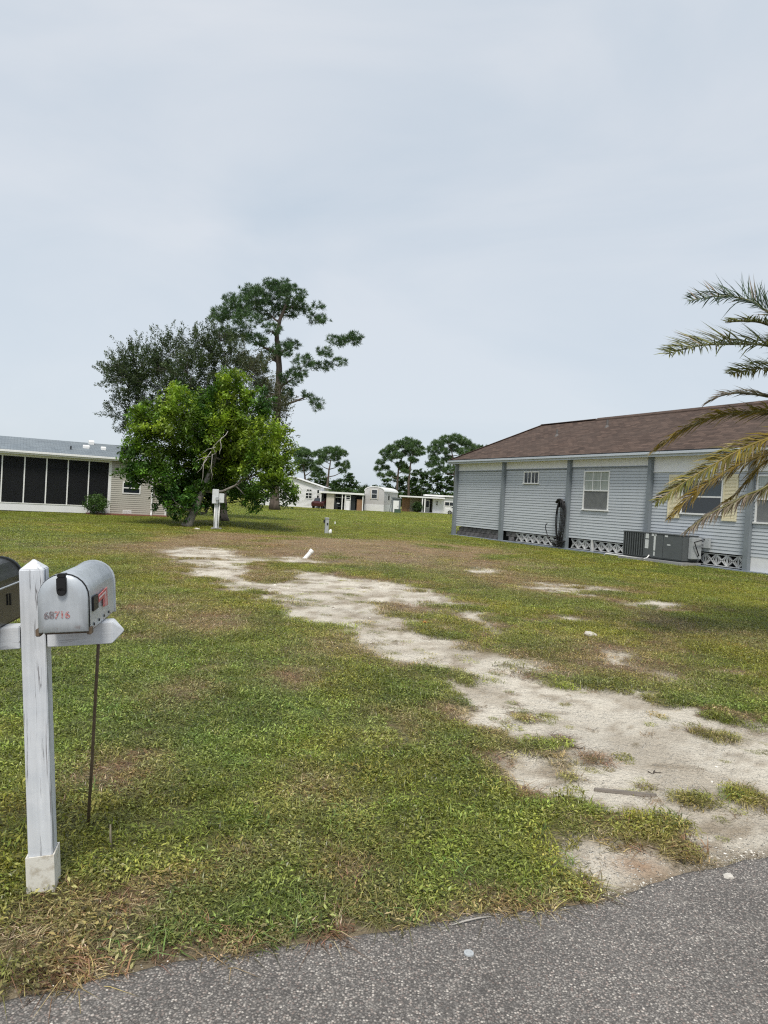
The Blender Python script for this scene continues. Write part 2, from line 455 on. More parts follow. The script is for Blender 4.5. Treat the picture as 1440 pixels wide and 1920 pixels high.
def fields(x, y):
    k = np.clip(y / 7.0, 0.5, 2.2)
    wx = x + 0.16 * k * (fbm(x * 1.7, y * 1.7, 11, 3) - 0.5) * 2
    wy = y + 0.26 * k * (fbm(x * 1.7, y * 1.7, 23, 3) - 0.5) * 2
    d = np.full(x.shape, -9.0)
    near = (y > 1) & (y < 25) & (np.abs(x) < 9)
    for pl, off in zip(SAND, SPOT):
        s = np.full(x.shape, -9.0)
        s[near] = poly_sd(wx[near], wy[near], pl) + off
        d = np.maximum(d, s)
    for ix, iy, r, a in ISLES:
        wgt = np.clip(a * 2.3 * np.exp(-((wx - ix) ** 2 + ((wy - iy) / 1.1) ** 2) / (r * r)), 0, 1)
        d = d * (1 - wgt) - .32 * wgt * k
    e = d / k + 0.34 * (fbm(x * 4, y * 3, 31, 5, .62) - 0.5)
    e = e - 0.9 * sstep(.60, .74, fbm(x * 1.5, y * 2.1, 37, 5, .6)) * sstep(.75, .0, d / k)
    e = e + 0.10 * (vnoise(x * 23, y * 17, 39) - .5)
    sand = sstep(-0.10, 0.06, e)
    fringe = sstep(-0.55, 0.0, e)
    dry = np.zeros(x.shape)
    for bx, by, r, a in DRY:
        dry = np.maximum(dry, a * np.exp(-((wx - bx) ** 2 + ((wy - by) / 1.4) ** 2) / (r * r)))
    band = sstep(14.5, 19.5, wy) * (1 - sstep(26, 31, wy)) * sstep(-9.5, -6.0, wx) * (1 - sstep(3.0, 6.0, wx))
    dry = np.maximum(dry, 0.95 * band * sstep(0.30, 0.55, fbm(x * 0.5, y * 0.35, 41, 4)))
    dry = dry * (0.55 + 0.9 * fbm(x * 3, y * 2, 47, 3))
    dry = np.maximum(dry, 0.45 * sstep(0.62, 0.78, fbm(x * 1.1, y * 0.8, 53, 4)))
    rs = road_s(x, y)
    dry = np.maximum(dry, (1 - sstep(0.0, 0.15, rs)) * (0.35 + 0.7 * fbm(x * 5, y * 5, 59, 2)))
    yel = fringe * 0.9 + 0.8 * sstep(0.48, 0.68, fbm(x * 0.45, y * 0.3, 61, 4))
    yel = yel + 0.5 * sstep(5, 9, y)
    yel = yel * (1 - 0.55 * sstep(0.4, 0.7, fbm(x * 1.3, y * 1.0, 67, 3)))
    dry = np.maximum(dry, sstep(-.38, -.10, e) * (1 - sstep(.0, .15, e)) * sstep(.40, .62, fbm(x * 2.2, y * 2.0, 73, 4)) * .85)
    return sand, np.clip(dry, 0, 1), np.clip(yel, 0, 1), rs, e

def zground(x, y):
    x, y = np.asarray(x, float), np.asarray(y, float)
    z = 0.05 * (fbm(x * 0.22, y * 0.18, 71, 3) - 0.5) * sstep(3, 9, y)
    z = z - 0.09 * sstep(27.3, 29.0, y) * (1 - sstep(33, 37, y)) * (1 - sstep(-6, 4, x))
    return z
def zg(x, y): return float(zground(np.array([x]), np.array([y]))[0])

GREEN, YELLO, BROWN, LUSH = np.array((.198, .25, .054)), np.array((.285, .285, .045)), np.array((.46, .32, .18)), np.array((.205, .25, .040))
def grass_tint(x, y, dry, yel, rng=None):
    c = GREEN[None] * (1 - yel[:, None]) + YELLO[None] * yel[:, None]
    far = sstep(26, 34, y)[:, None]
    farc = LUSH[None] + (np.array((.28, .285, .05)) - LUSH)[None] * fbm(x * 0.12, y * 0.06, 83, 4)[:, None] * 1.1
    c = c * (1 - far) + farc * far
    shade = sstep(0.35, 0.65, fbm(x * 2.2, y * 1.6, 89, 3))[:, None]
    c = c * (0.87 + 0.26 * shade)
    dd = dry[:, None]
    c = c * (1 - dd) + BROWN[None] * dd
    if rng is not None:
        c = c * rng.uniform(0.75, 1.28, (len(x), 1)) * (1 + rng.normal(0, .06, (len(x), 3)))
    return np.clip(c, 0.005, 0.8)

# ------------------------------------------------------------------ ground sheet
def build_ground():
    ny, nx = 400, 400
    ys = np.concatenate([np.linspace(-45, 1.2, 8), 1.35 * np.exp(np.linspace(0, math.log(900 / 1.35), ny))])
    ss = np.sinh(np.linspace(-1.5, 1.5, nx)) / math.sinh(1.5) * 1.7
    half = np.where(ys < 1.3, 40 + 0 * ys, ys + 2.2)
    half[ys < 1.3] = np.linspace(40, 4.0, (ys < 1.3).sum())
    X = half[:, None] * ss[None, :]
    Y = np.repeat(ys[:, None], nx, 1)
    x, y = X.ravel(), Y.ravel()
    sand, dry, yel, rs, ee = fields(x, y)
    z = zground(x, y)
    z = z - 0.025 * sand + 0.02 * (fbm(x * 6, y * 6, 97, 3) - 0.5) * sand
    z = z - 0.030 - 0.10 * (1 - sstep(-0.18, 0.0, rs)) + 0.012 * sstep(0.0, 0.2, rs)
    V = np.stack([x, y, z], 1)
    ry, rx = len(ys), nx
    i = np.arange(ry * rx).reshape(ry, rx)
    F = np.stack([i[:-1, :-1], i[:-1, 1:], i[1:, 1:], i[1:, :-1]], -1).reshape(-1, 4)
    soil = np.array((.105, .083, .055))[None] * (0.7 + 0.6 * fbm(x * 5, y * 5, 101, 3))[:, None]
    gt = grass_tint(x, y, dry, yel)
    farm = np.clip(0.30 + 0.6 * sstep(6, 40, y), 0, 1)[:, None]
    c = soil * (1 - farm) + gt * farm * (0.72 + 0.1 * farm)
    sandc = np.array((.655, .60, .505))[None] * (0.82 + 0.30 * fbm(x * 1.3, y * 1.0, 103, 5))[:, None]
    damp = sstep(0.50, 0.66, fbm(x * 2.1, y * 3.0, 107, 4))[:, None] * 0.5
    sandc = sandc * (1 - damp) + np.array((.34, .285, .215))[None] * damp
    edge = (sand * (1 - sand) * 4)[:, None]
    c = c * (1 - sand[:, None]) + sandc * sand[:, None]
    c = c * (1 - 0.4 * edge) + np.array((.20, .155, .10))[None] * 0.4 * edge
    # dirt lip along the asphalt
    lip = ((1 - sstep(0.0, 0.16, rs)) * (0.5 + 0.5 * sand))[:, None]
    deb = (sand * sstep(.52, .70, fbm(x * 3.4, y * 4.6, 113, 5, .65)))[:, None] * .68
    c = c * (1 - deb) + np.array((.26, .205, .14))[None] * deb
    c = c * (1 - lip) + (np.array((.27, .225, .165))[None] * (0.6 + 0.8 * fbm(x * 9, y * 9, 109, 2))[:, None]) * lip
    # reddish clay stain near the asphalt
    st = np.exp(-(((x - 1.30) / .13) ** 2 + ((y - 3.26) / .10) ** 2))[:, None] * 0.8
    c = c * (1 - st) + np.array((.33, .19, .10))[None] * st
    me = np_mesh('ground', V, F)
    a = me.attributes.new('gcol', 'FLOAT_COLOR', 'POINT')
    cc = np.ones((len(x), 4), np.float32)
    cc[:, :3] = c
    a.data.foreach_set('color', cc.ravel())
    b = me.attributes.new('sandy', 'FLOAT', 'POINT')
    b.data.foreach_set('value', np.maximum(sand, lip[:, 0] * .8).astype(np.float32))
    g = NG('ground_soil')
    v = g.coord('Object')
    at = g.n('ShaderNodeAttribute', {'attribute_name': 'gcol'})
    sa = g.n('ShaderNodeAttribute', {'attribute_name': 'sandy'})
    fine = g.noise(v, 45, 6, 0.75)
    cc_ = g.mix(1.0, at.outputs['Color'], g.ramp(fine, [(0.22, 0.62), (0.5, 1.0), (0.8, 1.32)]), 'MULTIPLY')
    vo = g.n('ShaderNodeTexVoronoi', Vector=v, Scale=70.0)
    rnd = g.ramp(g.n('ShaderNodeSeparateColor', Color=vo.outputs['Color']).outputs[0], [(0.55, 0.0), (0.62, 1.0)])
    core = g.ramp(vo.outputs['Distance'], [(0.25, 1.0), (0.5, 0.0)])
    patch = g.ramp(g.noise(v, 2.2, 4, 0.6), [(0.42, 0.0), (0.6, 1.0)])
    m1 = g.mix(1.0, rnd, core, 'MULTIPLY')
    m1 = g.mix(1.0, m1, patch, 'MULTIPLY')
    m1 = g.mix(1.0, m1, sa.outputs['Fac'], 'MULTIPLY')
    peb = g.ramp(g.n('ShaderNodeSeparateColor', Color=vo.outputs['Color']).outputs[1], [(0.0, (.30, .27, .23)), (0.5, (.6, .57, .5)), (1.0, (.82, .79, .72))])
    cc_ = g.mix(m1, cc_, peb)
    bh = g.n('ShaderNodeMath', {'operation': 'ADD'}, i0=fine, i1=g.n('ShaderNodeMath', {'operation': 'MULTIPLY'}, i0=m1, i1=0.8).outputs[0]).outputs[0]
    lump = g.n('ShaderNodeMath', {'operation': 'MULTIPLY'}, i0=g.noise(v, 11, 5, 0.6), i1=sa.outputs['Fac']).outputs[0]
    nb1 = g.n('ShaderNodeBump', Height=lump, Strength=0.9, Distance=0.07)
    nb2 = g.n('ShaderNodeBump', Height=bh, Strength=0.8, Distance=0.02, Normal=nb1.outputs['Normal'])
    mat = g.done(g.bsdf(cc_, 0.95, nb2.outputs['Normal'], 0.15))
    o = link('ground', me, mat, None, True)
    tag(o, 'grassy vacant lot with a worn sandy track running across it', 'ground', kind='structure')
build_ground()

# ------------------------------------------------------------------ asphalt road
def build_road():
    xs = np.concatenate([np.linspace(-40, -3, 60), np.linspace(-3, 5, 320)[1:], np.linspace(5, 40, 60)[1:]])
    ts = np.array([0, .004, .03, .08, .2, .5, 1.0, 2, 3.5, 6.0])
    e = np.interp(xs, ROADX, ROADY) + 0.030 * (fbm(xs * 4, xs * 0, 5, 4) - 0.5) * 2 + 0.02 * (fbm(xs * 14, xs * 0 + 3, 8, 2) - 0.5)
    V, F = [], []
    for i, x in enumerate(xs):
        for j, t in enumerate(ts):
            dz = [-0.075, -0.032, -0.024, -0.021, -0.02, -0.019, -0.018, -0.018, -0.02, -0.03][j]
            V.append((x + 0.35 * t, e[i] - 0.94 * t - 0.004, dz + 0.006 * (vnoise(np.array([x * 2.]), np.array([t * 2.]), 3)[0] - .5)))
    n = len(ts)
    for i in range(len(xs) - 1):
        for j in range(n - 1):
            F.append((i * n + j, i * n + j + 1, (i + 1) * n + j + 1, (i + 1) * n + j))
    me = np_mesh('road', np.array(V), np.array(F))
    g = NG('asphalt')
    v = g.coord('Object')
    vo = g.n('ShaderNodeTexVoronoi', Vector=v, Scale=112.0)
    v2 = g.n('ShaderNodeTexVoronoi', Vector=v, Scale=230.0)
    s1 = g.n('ShaderNodeSeparateColor', Color=vo.outputs['Color'])
    s2 = g.n('ShaderNodeSeparateColor', Color=v2.outputs['Color'])
    a = g.ramp(s1.outputs[0], [(0.0, (.085, .080, .080)), (0.35, (.15, .142, .14)), (0.62, (.24, .228, .222)), (0.82, (.35, .333, .322)), (0.95, (.50, .48, .455)), (1.0, (.70, .67, .64))])
    tb = g.mix(g.ramp(s1.outputs[1], [(0.72, 0.0), (0.9, 0.5)]), a, (.28, .20, .18))
    gap = g.ramp(vo.outputs['Distance'], [(0.30, 0.0), (0.62, 1.0)])
    c = g.mix(gap, tb, (.055, .052, .052))
    c = g.mix(0.25, c, g.ramp(s2.outputs[0], [(0.0, .09), (0.7, .26), (0.93, .42), (1.0, .8)]))
    big = g.noise(v, 1.4, 5, 0.6)
    c = g.mix(1.0, c, g.ramp(big, [(0.3, 0.82), (0.7, 1.15)]), 'MULTIPLY')
    c = g.mix(1.0, c, (1.05, 1.0, .93), 'MULTIPLY')
    ck = g.n('ShaderNodeMath', {'operation': 'ABSOLUTE'}, i0=g.n('ShaderNodeMath', {'operation': 'SUBTRACT'}, i0=g.noise(v, .9, 7, .62), i1=.5).outputs[0]).outputs[0]
    cm = g.ramp(g.noise(v, .55, 2, .5), [(0.52, 0.0), (0.6, .8)])
    c = g.mix(g.mix(1.0, g.ramp(ck, [(0.0015, 1.0), (0.005, 0.0)]), cm, 'MULTIPLY'), c, (.06, .055, .05))
    dust = g.noise(v, 7, 5, 0.7)
    c = g.mix(g.ramp(dust, [(0.55, 0.0), (0.85, 0.35)]), c, (.36, .33, .29))
    h = g.ramp(vo.outputs['Distance'], [(0.0, 1.0), (0.7, 0.0)])
    mat = g.done(g.bsdf(c, 0.8, g.bump(h, 0.7, 0.004), 0.3))
    o = link('road', me, mat, None, True)
    tag(o, 'grey asphalt road with pale exposed aggregate along the lot', 'road', kind='structure')
build_road()

# ------------------------------------------------------------------ right-hand house (blue siding)
ANG = math.atan2(.4714, .8819)          # the street grid
def ub(mb, u0, u1, o0, o1, z0, z1):
    """box by distance u along the wall (towards the viewer), offset o outwards from the wall, height"""
    return mb.box(-o1, -o0, -u1, -u0, z0, z1)

def uv_planar(me, faces_uv):
    uvl = me.uv_layers.new(name='UVMap')
    for p in me.polygons:
        org, ax, ay = faces_uv(p)
        for li in p.loop_indices:
            co = me.vertices[me.loops[li].vertex_index].co - org
            uvl.data[li].uv = (co.dot(ax), co.dot(ay))

def roof_uv(me):
    def fu(p):
        n = p.normal
        h = Vector((-n.y, n.x, 0))
        if h.length < 1e-3: h = Vector((1, 0, 0))
        h.normalize()
        return Vector((0, 0, 0)), h, n.cross(h)
    uv_planar(me, fu)

def siding_mesh(L, ex):
    """one lap board along -y, front towards -x, origin at its bottom far corner"""
    mb = MB()
    prof = [(-0.034, 0, 0), (-0.018, 0, ex - 0.010), (0.007, 0, ex - 0.010), (0.007, 0, 0.0)]
    mb.extrude(prof, (0, -L, 0))
    return mb.mesh('siding_board')

def window(parent, u0, u1, z0, z1, mw, style, off=0.0, curtain=True):
    """flat-in-wall window seen from outside; u along the wall"""
    def B(u0_, u1_, o0, o1, z0_, z1_): return ub(MB(), u0_, u1_, o0 + off, o1 + off, z0_, z1_)
    t = 0.055
    fr = MB()
    ub(fr, u0, u1, 0.0 + off, 0.055 + off, z1 - t, z1)
    ub(fr, u0, u0 + t, 0.0 + off, 0.052 + off, z0 + t, z1 - t)
    ub(fr, u1 - t, u1, 0.0 + off, 0.052 + off, z0 + t, z1 - t)
    ub(fr, u0 - 0.03, u1 + 0.03, 0.0 + off, 0.085 + off, z0, z0 + t)
    w = fr.build('window', mw, parent)
    zm = (z0 + z1) / 2
    if style == 'slider':
        n = 4
        for i in range(n):
            a, b = u0 + t + (u1 - u0 - 2 * t) * i / n, u0 + t + (u1 - u0 - 2 * t) * (i + 1) / n
            B(a + 0.012, b - 0.012, 0.0, 0.02, z0 + t, z1 - t).build('pane', M['glass_dark'], w)
        for i in (1, 2, 3):
            a = u0 + t + (u1 - u0 - 2 * t) * i / n
            k = 0.03 if i == 2 else 0.014
            B(a - k, a + k, 0.0, 0.04, z0 + t, z1 - t).build('mullion', mw, w)
    else:
        B(u0 + t, u1 - t, 0.0, 0.012, zm + 0.03, z1 - t).build('pane', M['curtained'] if style == 'grid' else M['glass'], w)
        B(u0 + t, u1 - t, 0.0, 0.018, z0 + t, zm - 0.02).build('pane', M['glass_dark'] if style == 'plain' else M['screened'], w)
        B(u0 + t, u1 - t, 0.0, 0.045, zm - 0.02, zm + 0.03).build('meeting_rail', mw, w)
        if style == 'grid':
            for i in (1, 2):
                a = u0 + t + (u1 - u0 - 2 * t) * i / 3
                B(a - 0.014, a + 0.014, 0.0, 0.026, zm + 0.03, z1 - t).build('muntin', mw, w)
            zz = (zm + z1) / 2
            B(u0 + t, u1 - t, 0.0, 0.024, zz - 0.014, zz + 0.014).build('muntin', mw, w)
    return w

g_ = NG('curtained_pane')  # pale colour holds the curtain plus a painted sky reflection
M['curtained'] = g_.done(g_.bsdf(g_.ramp(g_.noise(g_.coord('Object', (1, 9, .4)), 3, 3), [(0.3, (.30, .33, .31)), (0.7, (.46, .49, .46))]), 0.12, None, 0.6))
g_ = NG('screened_pane')
M['screened'] = g_.done(g_.bsdf(g_.ramp(g_.noise(g_.coord('Object'), 3, 3), [(0.3, (.13, .135, .14)), (0.7, (.18, .185, .185))]), 0.35, None, 0.5))

def right_house():
    h = empty('blue_house', (3.81, 36.6, 0), ANG, 'raised blue-sided house with brown hip roof beside the lot', 'house')
    LEN, WID = 24.0, 6.0
    mb = MB(); mb.box(0.008, WID, -LEN, 0, 0.5, 3.80)
    mb.build('wall', M['siding_blue'], h)
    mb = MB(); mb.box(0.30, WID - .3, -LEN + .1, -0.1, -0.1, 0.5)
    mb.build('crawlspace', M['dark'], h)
    ub(MB(), -0.15, LEN, -0.2, 0.32, -0.12, 0.035).build('foundation_strip', M['slab_blue'], h, 0.01)
    PU = [0.0, 4.0, 8.42, 12.63, 16.58, 20.8]
    for i, u in enumerate(PU):
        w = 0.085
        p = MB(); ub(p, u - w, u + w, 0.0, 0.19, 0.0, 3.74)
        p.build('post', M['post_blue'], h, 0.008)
    ex = 0.1142
    openings = {1: [(5.38, 6.43, 2.72, 3.32)], 2: [(9.2, 10.6, 1.67, 3.3)], 3: [(13.95, 15.56, 1.72, 2.95)], 4: [(16.72, 18.2, 1.54, 3.1)]}
    top = [3.36, 3.40, 3.43, 3.22, 3.22]
    for b in range(5):
        u0, u1 = PU[b] + 0.085, PU[b + 1] - 0.085
        zt = top[b]
        z = 0.50
        cache = {}
        while z < zt - 0.02:
            segs = [(u0, u1)]
            for (a0, a1, b0, b1) in openings.get(b, []):
                if z + ex > b0 + .02 and z < b1 - .02:
                    segs = [(s0, a0 + .02) for s0, s1 in segs if s0 < a0 - .05] + [(a1 - .02, s1) for s0, s1 in segs if s1 > a1 + .05]
            e = min(ex, zt - z)
            for s0, s1 in segs:
                key = (round(s1 - s0, 3), round(e, 3))
                if key not in cache: cache[key] = siding_mesh(s1 - s0, e)
                o = link('siding_board', cache[key], M['siding_blue'], h)
                o.location = (0.0, -s0, z)
            z += ex
        fz = MB(); ub(fz, u0, u1, 0.0, 0.05, zt + 0.012, 3.80)
        n = int((u1 - u0) / 0.2) if b >= 2 else 0
        for k in range(1, n):
            uu = u0 + (u1 - u0) * k / n
            ub(fz, uu - 0.012, uu + 0.012, 0.045, 0.055, zt + 0.012, 3.80)
        fz.build('frieze_panel', M['cream'], h)
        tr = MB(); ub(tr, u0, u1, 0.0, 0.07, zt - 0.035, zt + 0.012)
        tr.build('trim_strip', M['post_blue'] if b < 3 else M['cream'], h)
    # windows
    window(h, 5.38, 6.43, 2.72, 3.30, M['white'], 'slider')
    window(h, 9.2, 10.6, 1.67, 3.28, M['white'], 'grid')
    window(h, 13.95, 15.56, 1.72, 2.95, M['white'], 'plain')
    window(h, 16.72, 18.2, 1.54, 3.08, M['white'], 'grid')
    for (a, b) in ((13.42, 13.93), (15.58, 16.10)):
        s = MB()
        ub(s, a, b, 0.02, 0.045, 1.57, 3.1)
        for (q0, q1, w0, w1) in ((a, a + .06, 1.57, 3.1), (b - .06, b, 1.57, 3.1), (a + .06, b - .06, 1.57, 1.66), (a + .06, b - .06, 3.01, 3.1), (a + .06, b - .06, 2.29, 2.38)):
            ub(s, q0, q1, 0.045, 0.068, w0, w1)
        z = 1.68
        while z < 2.99:
            if not 2.26 < z < 2.39:
                s.add([(-0.045, -a - .06, z), (-0.045, -b + .06, z), (-0.062, -b + .06, z - 0.0), (-0.062, -a - .06, z), (-0.045, -a - .06, z + .035), (-0.045, -b + .06, z + .035)],
                      [(0, 1, 2, 3), (3, 2, 5, 4), (0, 3, 4), (1, 5, 2)])
            z += 0.045
        s.build('shutter', M['shutter'], h)
    # skirt: stained concrete blocks, then pierced white blocks
    bm_ = MB(); bm_.box(-0.0, 0.16, -0.193, 0.193, 0, 0.205)
    blk = bm_.mesh('concrete_block', 0.008)
    for r in range(2):
        u = 0.10 + (0.2 if r else 0.0) + 0.19
        while u < 4.95:
            if abs(u - 4.0) > 0.27:
                o = link('concrete_block', blk, M['block'], h)
                o.location = (0.03 + 0.006 * ((int(u * 10) * 7) % 3), -u, 0.04 + r * 0.215)
            u += 0.395
    S = 0.40
    bb = MB()
    T, D = 0.028, 0.07
    hs = S / 2 - 0.004
    bb.box(0, D, -hs, hs, 0, T); bb.box(0, D, -hs, hs, S - T, S)
    c0 = Vector((0.035, 0, S / 2))
    for dy, dz in ((1, 1), (1, -1)):
        bb.bar(c0 + Vector((0, -dy * hs, -dz * (S / 2 - .01))), c0 + Vector((0, dy * hs, dz * (S / 2 - .01))), 0.036, D * .9, (1, 0, 0))
    bb.bar((0.035, -hs * .98, T), (0.035, -hs * .98, S - T), 0.03, D * .8, (0, 1, 0))
    # leaf-shaped ribs either side of the joint
    for sy in (-1, 1):
        for sz in (-1, 1):
            bb.bar((0.03, sy * hs, S / 2 + sz * (S / 2 - .02)), (0.03, sy * hs * .45, S / 2), 0.02, D * .7, (1, 0, 0))
    bbm = bb.mesh('breeze_block')
    for (a, n) in ((5.0, 7), (8.62, 3), (9.9, 12), (14.62, 5)):
        for k in range(n):
            u = a + (k + .5) * S
            if abs(u - 12.63) < 0.3 or (12.6 < u < 14.2): continue
            o = link('breeze_block', bbm, M['breeze'], h)
            o.location = (0.02, -u, 0.06)
    ub(MB(), 9.80, 9.88, -0.1, 0.04, 0.03, 0.5).build('pier', M['breeze'], h)
    ub(MB(), 7.85, 8.33, -0.1, 0.02, 0.03, 0.5).build('pier', M['block'], h)
    ub(MB(), 16.67, LEN - .1, -0.1, 0.02, 0.03, 0.499).build('stucco_skirt', M['stucco'], h)
    # roof
    ov, ez, rz, hw = 0.38, 3.93, 5.90, WID / 2
    A = (-ov, ov, ez); B_ = (WID + ov, ov, ez); C_ = (WID + ov, -LEN - ov, ez); D_ = (-ov, -LEN - ov, ez)
    E_ = (hw, -2.94, rz); F_ = (hw, -LEN + 2.9, rz)
    rf = MB().add([A, B_, C_, D_, E_, F_], [(0, 4, 5, 3), (1, 2, 5, 4), (0, 1, 4), (2, 3, 5)])
    me = rf.mesh('roof'); roof_uv(me)
    ro = link('roof', me, M['roof_brown'], h)
    # raised second layer of roofing from 6.7 m on
    k = 0.045
    s2 = MB()
    tpr = [(hw - 0.16, -6.7, rz - 0.16 * (rz - ez) / (hw + ov) + k), (hw, -6.7, rz + k + .02), (hw + .16, -6.7, rz - 0.16 * (rz - ez) / (hw + ov) + k)]
    s2.extrude([(hw - 0.16, -6.7, rz - .16 * (rz - ez) / (hw + ov) - .03)] + tpr + [(hw + 0.16, -6.7, rz - .16 * (rz - ez) / (hw + ov) - .03)], (0, -LEN + 9.8, 0))
    me = s2.mesh('ridge_cap'); roof_uv(me)
    link('ridge_cap', me, M['roof_brown'], ro)
    cap = MB()
    for a_, b_ in ((A, E_), (B_, E_), (E_, (hw, -6.7, rz))):
        cap.bar(Vector(a_) + Vector((0, 0, .01)), Vector(b_) + Vector((0, 0, .01)), 0.24, 0.03)
    me = cap.mesh('hip_cap'); roof_uv(me)
    link('hip_cap', me, M['roof_brown'], ro)
    fa = MB()
    fa.box(-ov - .03, -ov + 0.02, -LEN - ov, ov + .03, 3.72, ez - 0.012)
    fa.box(-ov + .02, WID + ov, ov - .02, ov + .03, 3.72, ez - 0.012)
    fa.build('fascia', M['fascia_blue'], h)
    gt = MB(); gt.box(-ov - .10, -ov - .031, -LEN - ov, ov + .03, ez - .13, ez - .035)
    gt.build('gutter', M['fascia_blue'], h, 0.012)
    de = MB(); de.box(-ov - .06, -ov + .05, -LEN - ov, ov + .05, ez - .03, ez + .008)
    de.build('drip_edge', M['acdark'], h)
    so = MB(); so.box(-ov + .02, WID + ov - .02, -LEN - ov + .05, ov - .02, 3.80, 3.83)
    so.build('soffit', M['cream'], h)
    sl = (rz - ez) / (hw + ov)
    for (u, x) in ((8.2, 2.1), (5.6, 1.6)):
        z = ez + (x + ov) * sl
        p = MB(); p.tube([(x, -u, z - .1), (x, -u, z + .30)], 0.045, 10)
        pp = p.build('vent_pipe', M['vent_gray'], ro, 0, False)
        q = MB(); q.tube([(x, -u, z - .06), (x, -u, z + .06)], [.12, .06], 10)
        q.build('flashing', M['vent_gray'], pp)
right_house()

# package air conditioner
def aircon():
    h = empty('air_conditioner', (3.81, 36.6, 0), ANG, 'dark grey package air conditioner against the blue house wall', 'air conditioner')
    u0, u1, o0, o1, z0, z1 = 12.28, 14.82, 0.12, 0.92, 0.14, 1.01
    # move origin to the unit's own base
    c = Vector((-(o0 + o1) / 2, -(u0 + u1) / 2, 0))
    h.location = Vector((3.81, 36.6, 0)) + Matrix.Rotation(ANG, 3, 'Z') @ c
    def B(a0, a1, b0, b1, y0, y1):
        mb = MB(); mb.box(-b1 - c.x, -b0 - c.x, -a1 - c.y, -a0 - c.y, y0, y1); return mb
    B(u0 - .1, u1 + .12, o0 - .05, o1 + .12, -0.03, 0.10).build('concrete_pad', M['concrete'], h, 0.015)
    B(u0 + .02, u1 - .02, o0 + .02, o1 - .03, 0.10, z0).build('base_rail', M['acdark'], h)
    bd = B(u0, u1, o0, o1 - .02, z0, z1 - .03).build('cabinet', M['acgray'], h, 0.01)
    B(u0 - .02, u1 + .02, o0 - .0, o1 + .01, z1 - .03, z1).build('lid', M['acgray'], h, 0.008)
    um = u0 + 0.95
    B(u0 + .03, um, o1 - .02, o1 - .012, z0 + .04, z1 - .06).build('coil', M['acdark'], h)
    n = 9
    for i in range(n + 1):
        uu = u0 + .03 + (um - u0 - .03) * i / n
        B(uu - .016, uu + .016, o1 - .012, o1 + .005, z0 + .03, z1 - .05).build('grille_fin', M['acgray'], h)
    for a, b in ((um + .02, um + .80), (um + .82, u1 - .01)):
        p = B(a, b, o1 - .02, o1 - .004, z0 + .03, z1 - .05).build('access_panel', M['acgray'], h, 0.006)
    for (a, b, y0, y1) in ((um + .06, um + .2, .80, .97), (um + .05, um + .2, .45, .76), (um + .42, um + .5, .40, .98), (um + .32, um + .52, .90, .98), (um + .43, um + .49, .22, .36), (um + .98, um + 1.12, .62, .66), (um + .88, um + 1.0, .9, .96)):
        B(a, b, o1 - .003, o1 + .002, y0, y1).build('sticker', M['sticker'], h)
    B(u1 - .0, u1 + .16, o0 + .02, o1 - .3, .22, .95).build('duct', M['metal_gray'], h, .02)
    mb = MB(); mb.tube([(0.5, -(u1 + .3) - c.y, .95), (0.5 - .62, -(u1 + .25) - c.y, .8), (.2, -(u1 + .2) - c.y, .35), (0.1, -(u1 + .05) - c.y, .3)], .022, 8)
    mb.build('conduit', M['black'], h, 0, True)
    mb = MB(); mb.box(0.32, 0.44, -(u1 + .45) - c.y, -(u1 + .25) - c.y, .62, .95)
    mb.build('disconnect_box', M['metal_gray'], h, .01)
    # white drain pipe along the front
    mb = MB()
    xo = -o1 - .09 - c.x
    mb.tube([(xo + .1, -(um + .25) - c.y, .22), (xo, -(um + .25) - c.y, .12), (xo, -(um + .1) - c.y, .07), (xo, -(u0 - .7) - c.y, .10), (xo - .05, -(u0 - .75) - c.y, .0)], .022, 8)
    mb.build('drain_pipe', M['pvc'], h, 0, True)
aircon()

# black hose on a wall hanger
def hose():
    h = empty('garden_hose', (0, 0, 0), ANG, 'black garden hose looped on a wall hanger of the blue house', 'hose')
    u = 8.12
    h.location = Vector((3.81, 36.6, 0)) + Matrix.Rotation(ANG, 3, 'Z') @ Vector((-0.25, -u, 0.03))
    hb = MB()
    pts = [(-0.02, -0.24, 1.66), (-0.02, -0.22, 1.92), (-0.02, -0.1, 2.03), (-0.02, 0.1, 2.03), (-0.02, 0.22, 1.90)]
    hb.tube(pts, 0.055, 8)
    hb.box(-0.02, .22, -.14, .14, 1.70, 1.98)
    hb.build('hanger', M['black'], h, 0, False)
    rng = random.Random(4)
    for i in range(6):
        w = 0.10 + 0.035 * i
        dp = 1.60 + 0.05 * i + rng.uniform(-.05, .05)
        x = -0.06 + 0.025 * (i % 3)
        sh = -0.05 - 0.012 * i
        pts = []
        for k in range(25):
            a = 2 * math.pi * k / 24
            y = sh + w * math.sin(a) * (1.0 + .25 * math.cos(a))
            z = 1.99 - dp * (0.5 - 0.5 * math.cos(a))
            pts.append((x - .04 * math.sin(a * .5), y, z))
        m = MB(); m.tube(pts, 0.019, 7, False)
        m.build('hose_loop', M['black'], h, 0, True)
    m = MB(); m.tube([(-.05, .1, .12), (-.12, .3, .2), (-.1, .55, .45), (-.08, .72, .75), (-.08, .74, .92), (-.08, .64, .98)], 0.02, 7)
    m.build('hose_end', M['black'], h, 0, True)
    pts = []
    for k in range(60):
        a = k * .42
        rr = .16 + .0022 * k
        pts.append((-.06 + rr * .5 * math.cos(a), -.05 + rr * 1.5 * math.sin(a), .04 + .0045 * k))
    m = MB(); m.tube(pts, .019, 7)
    m.build('hose_coil', M['black'], h, 0, True)
hose()

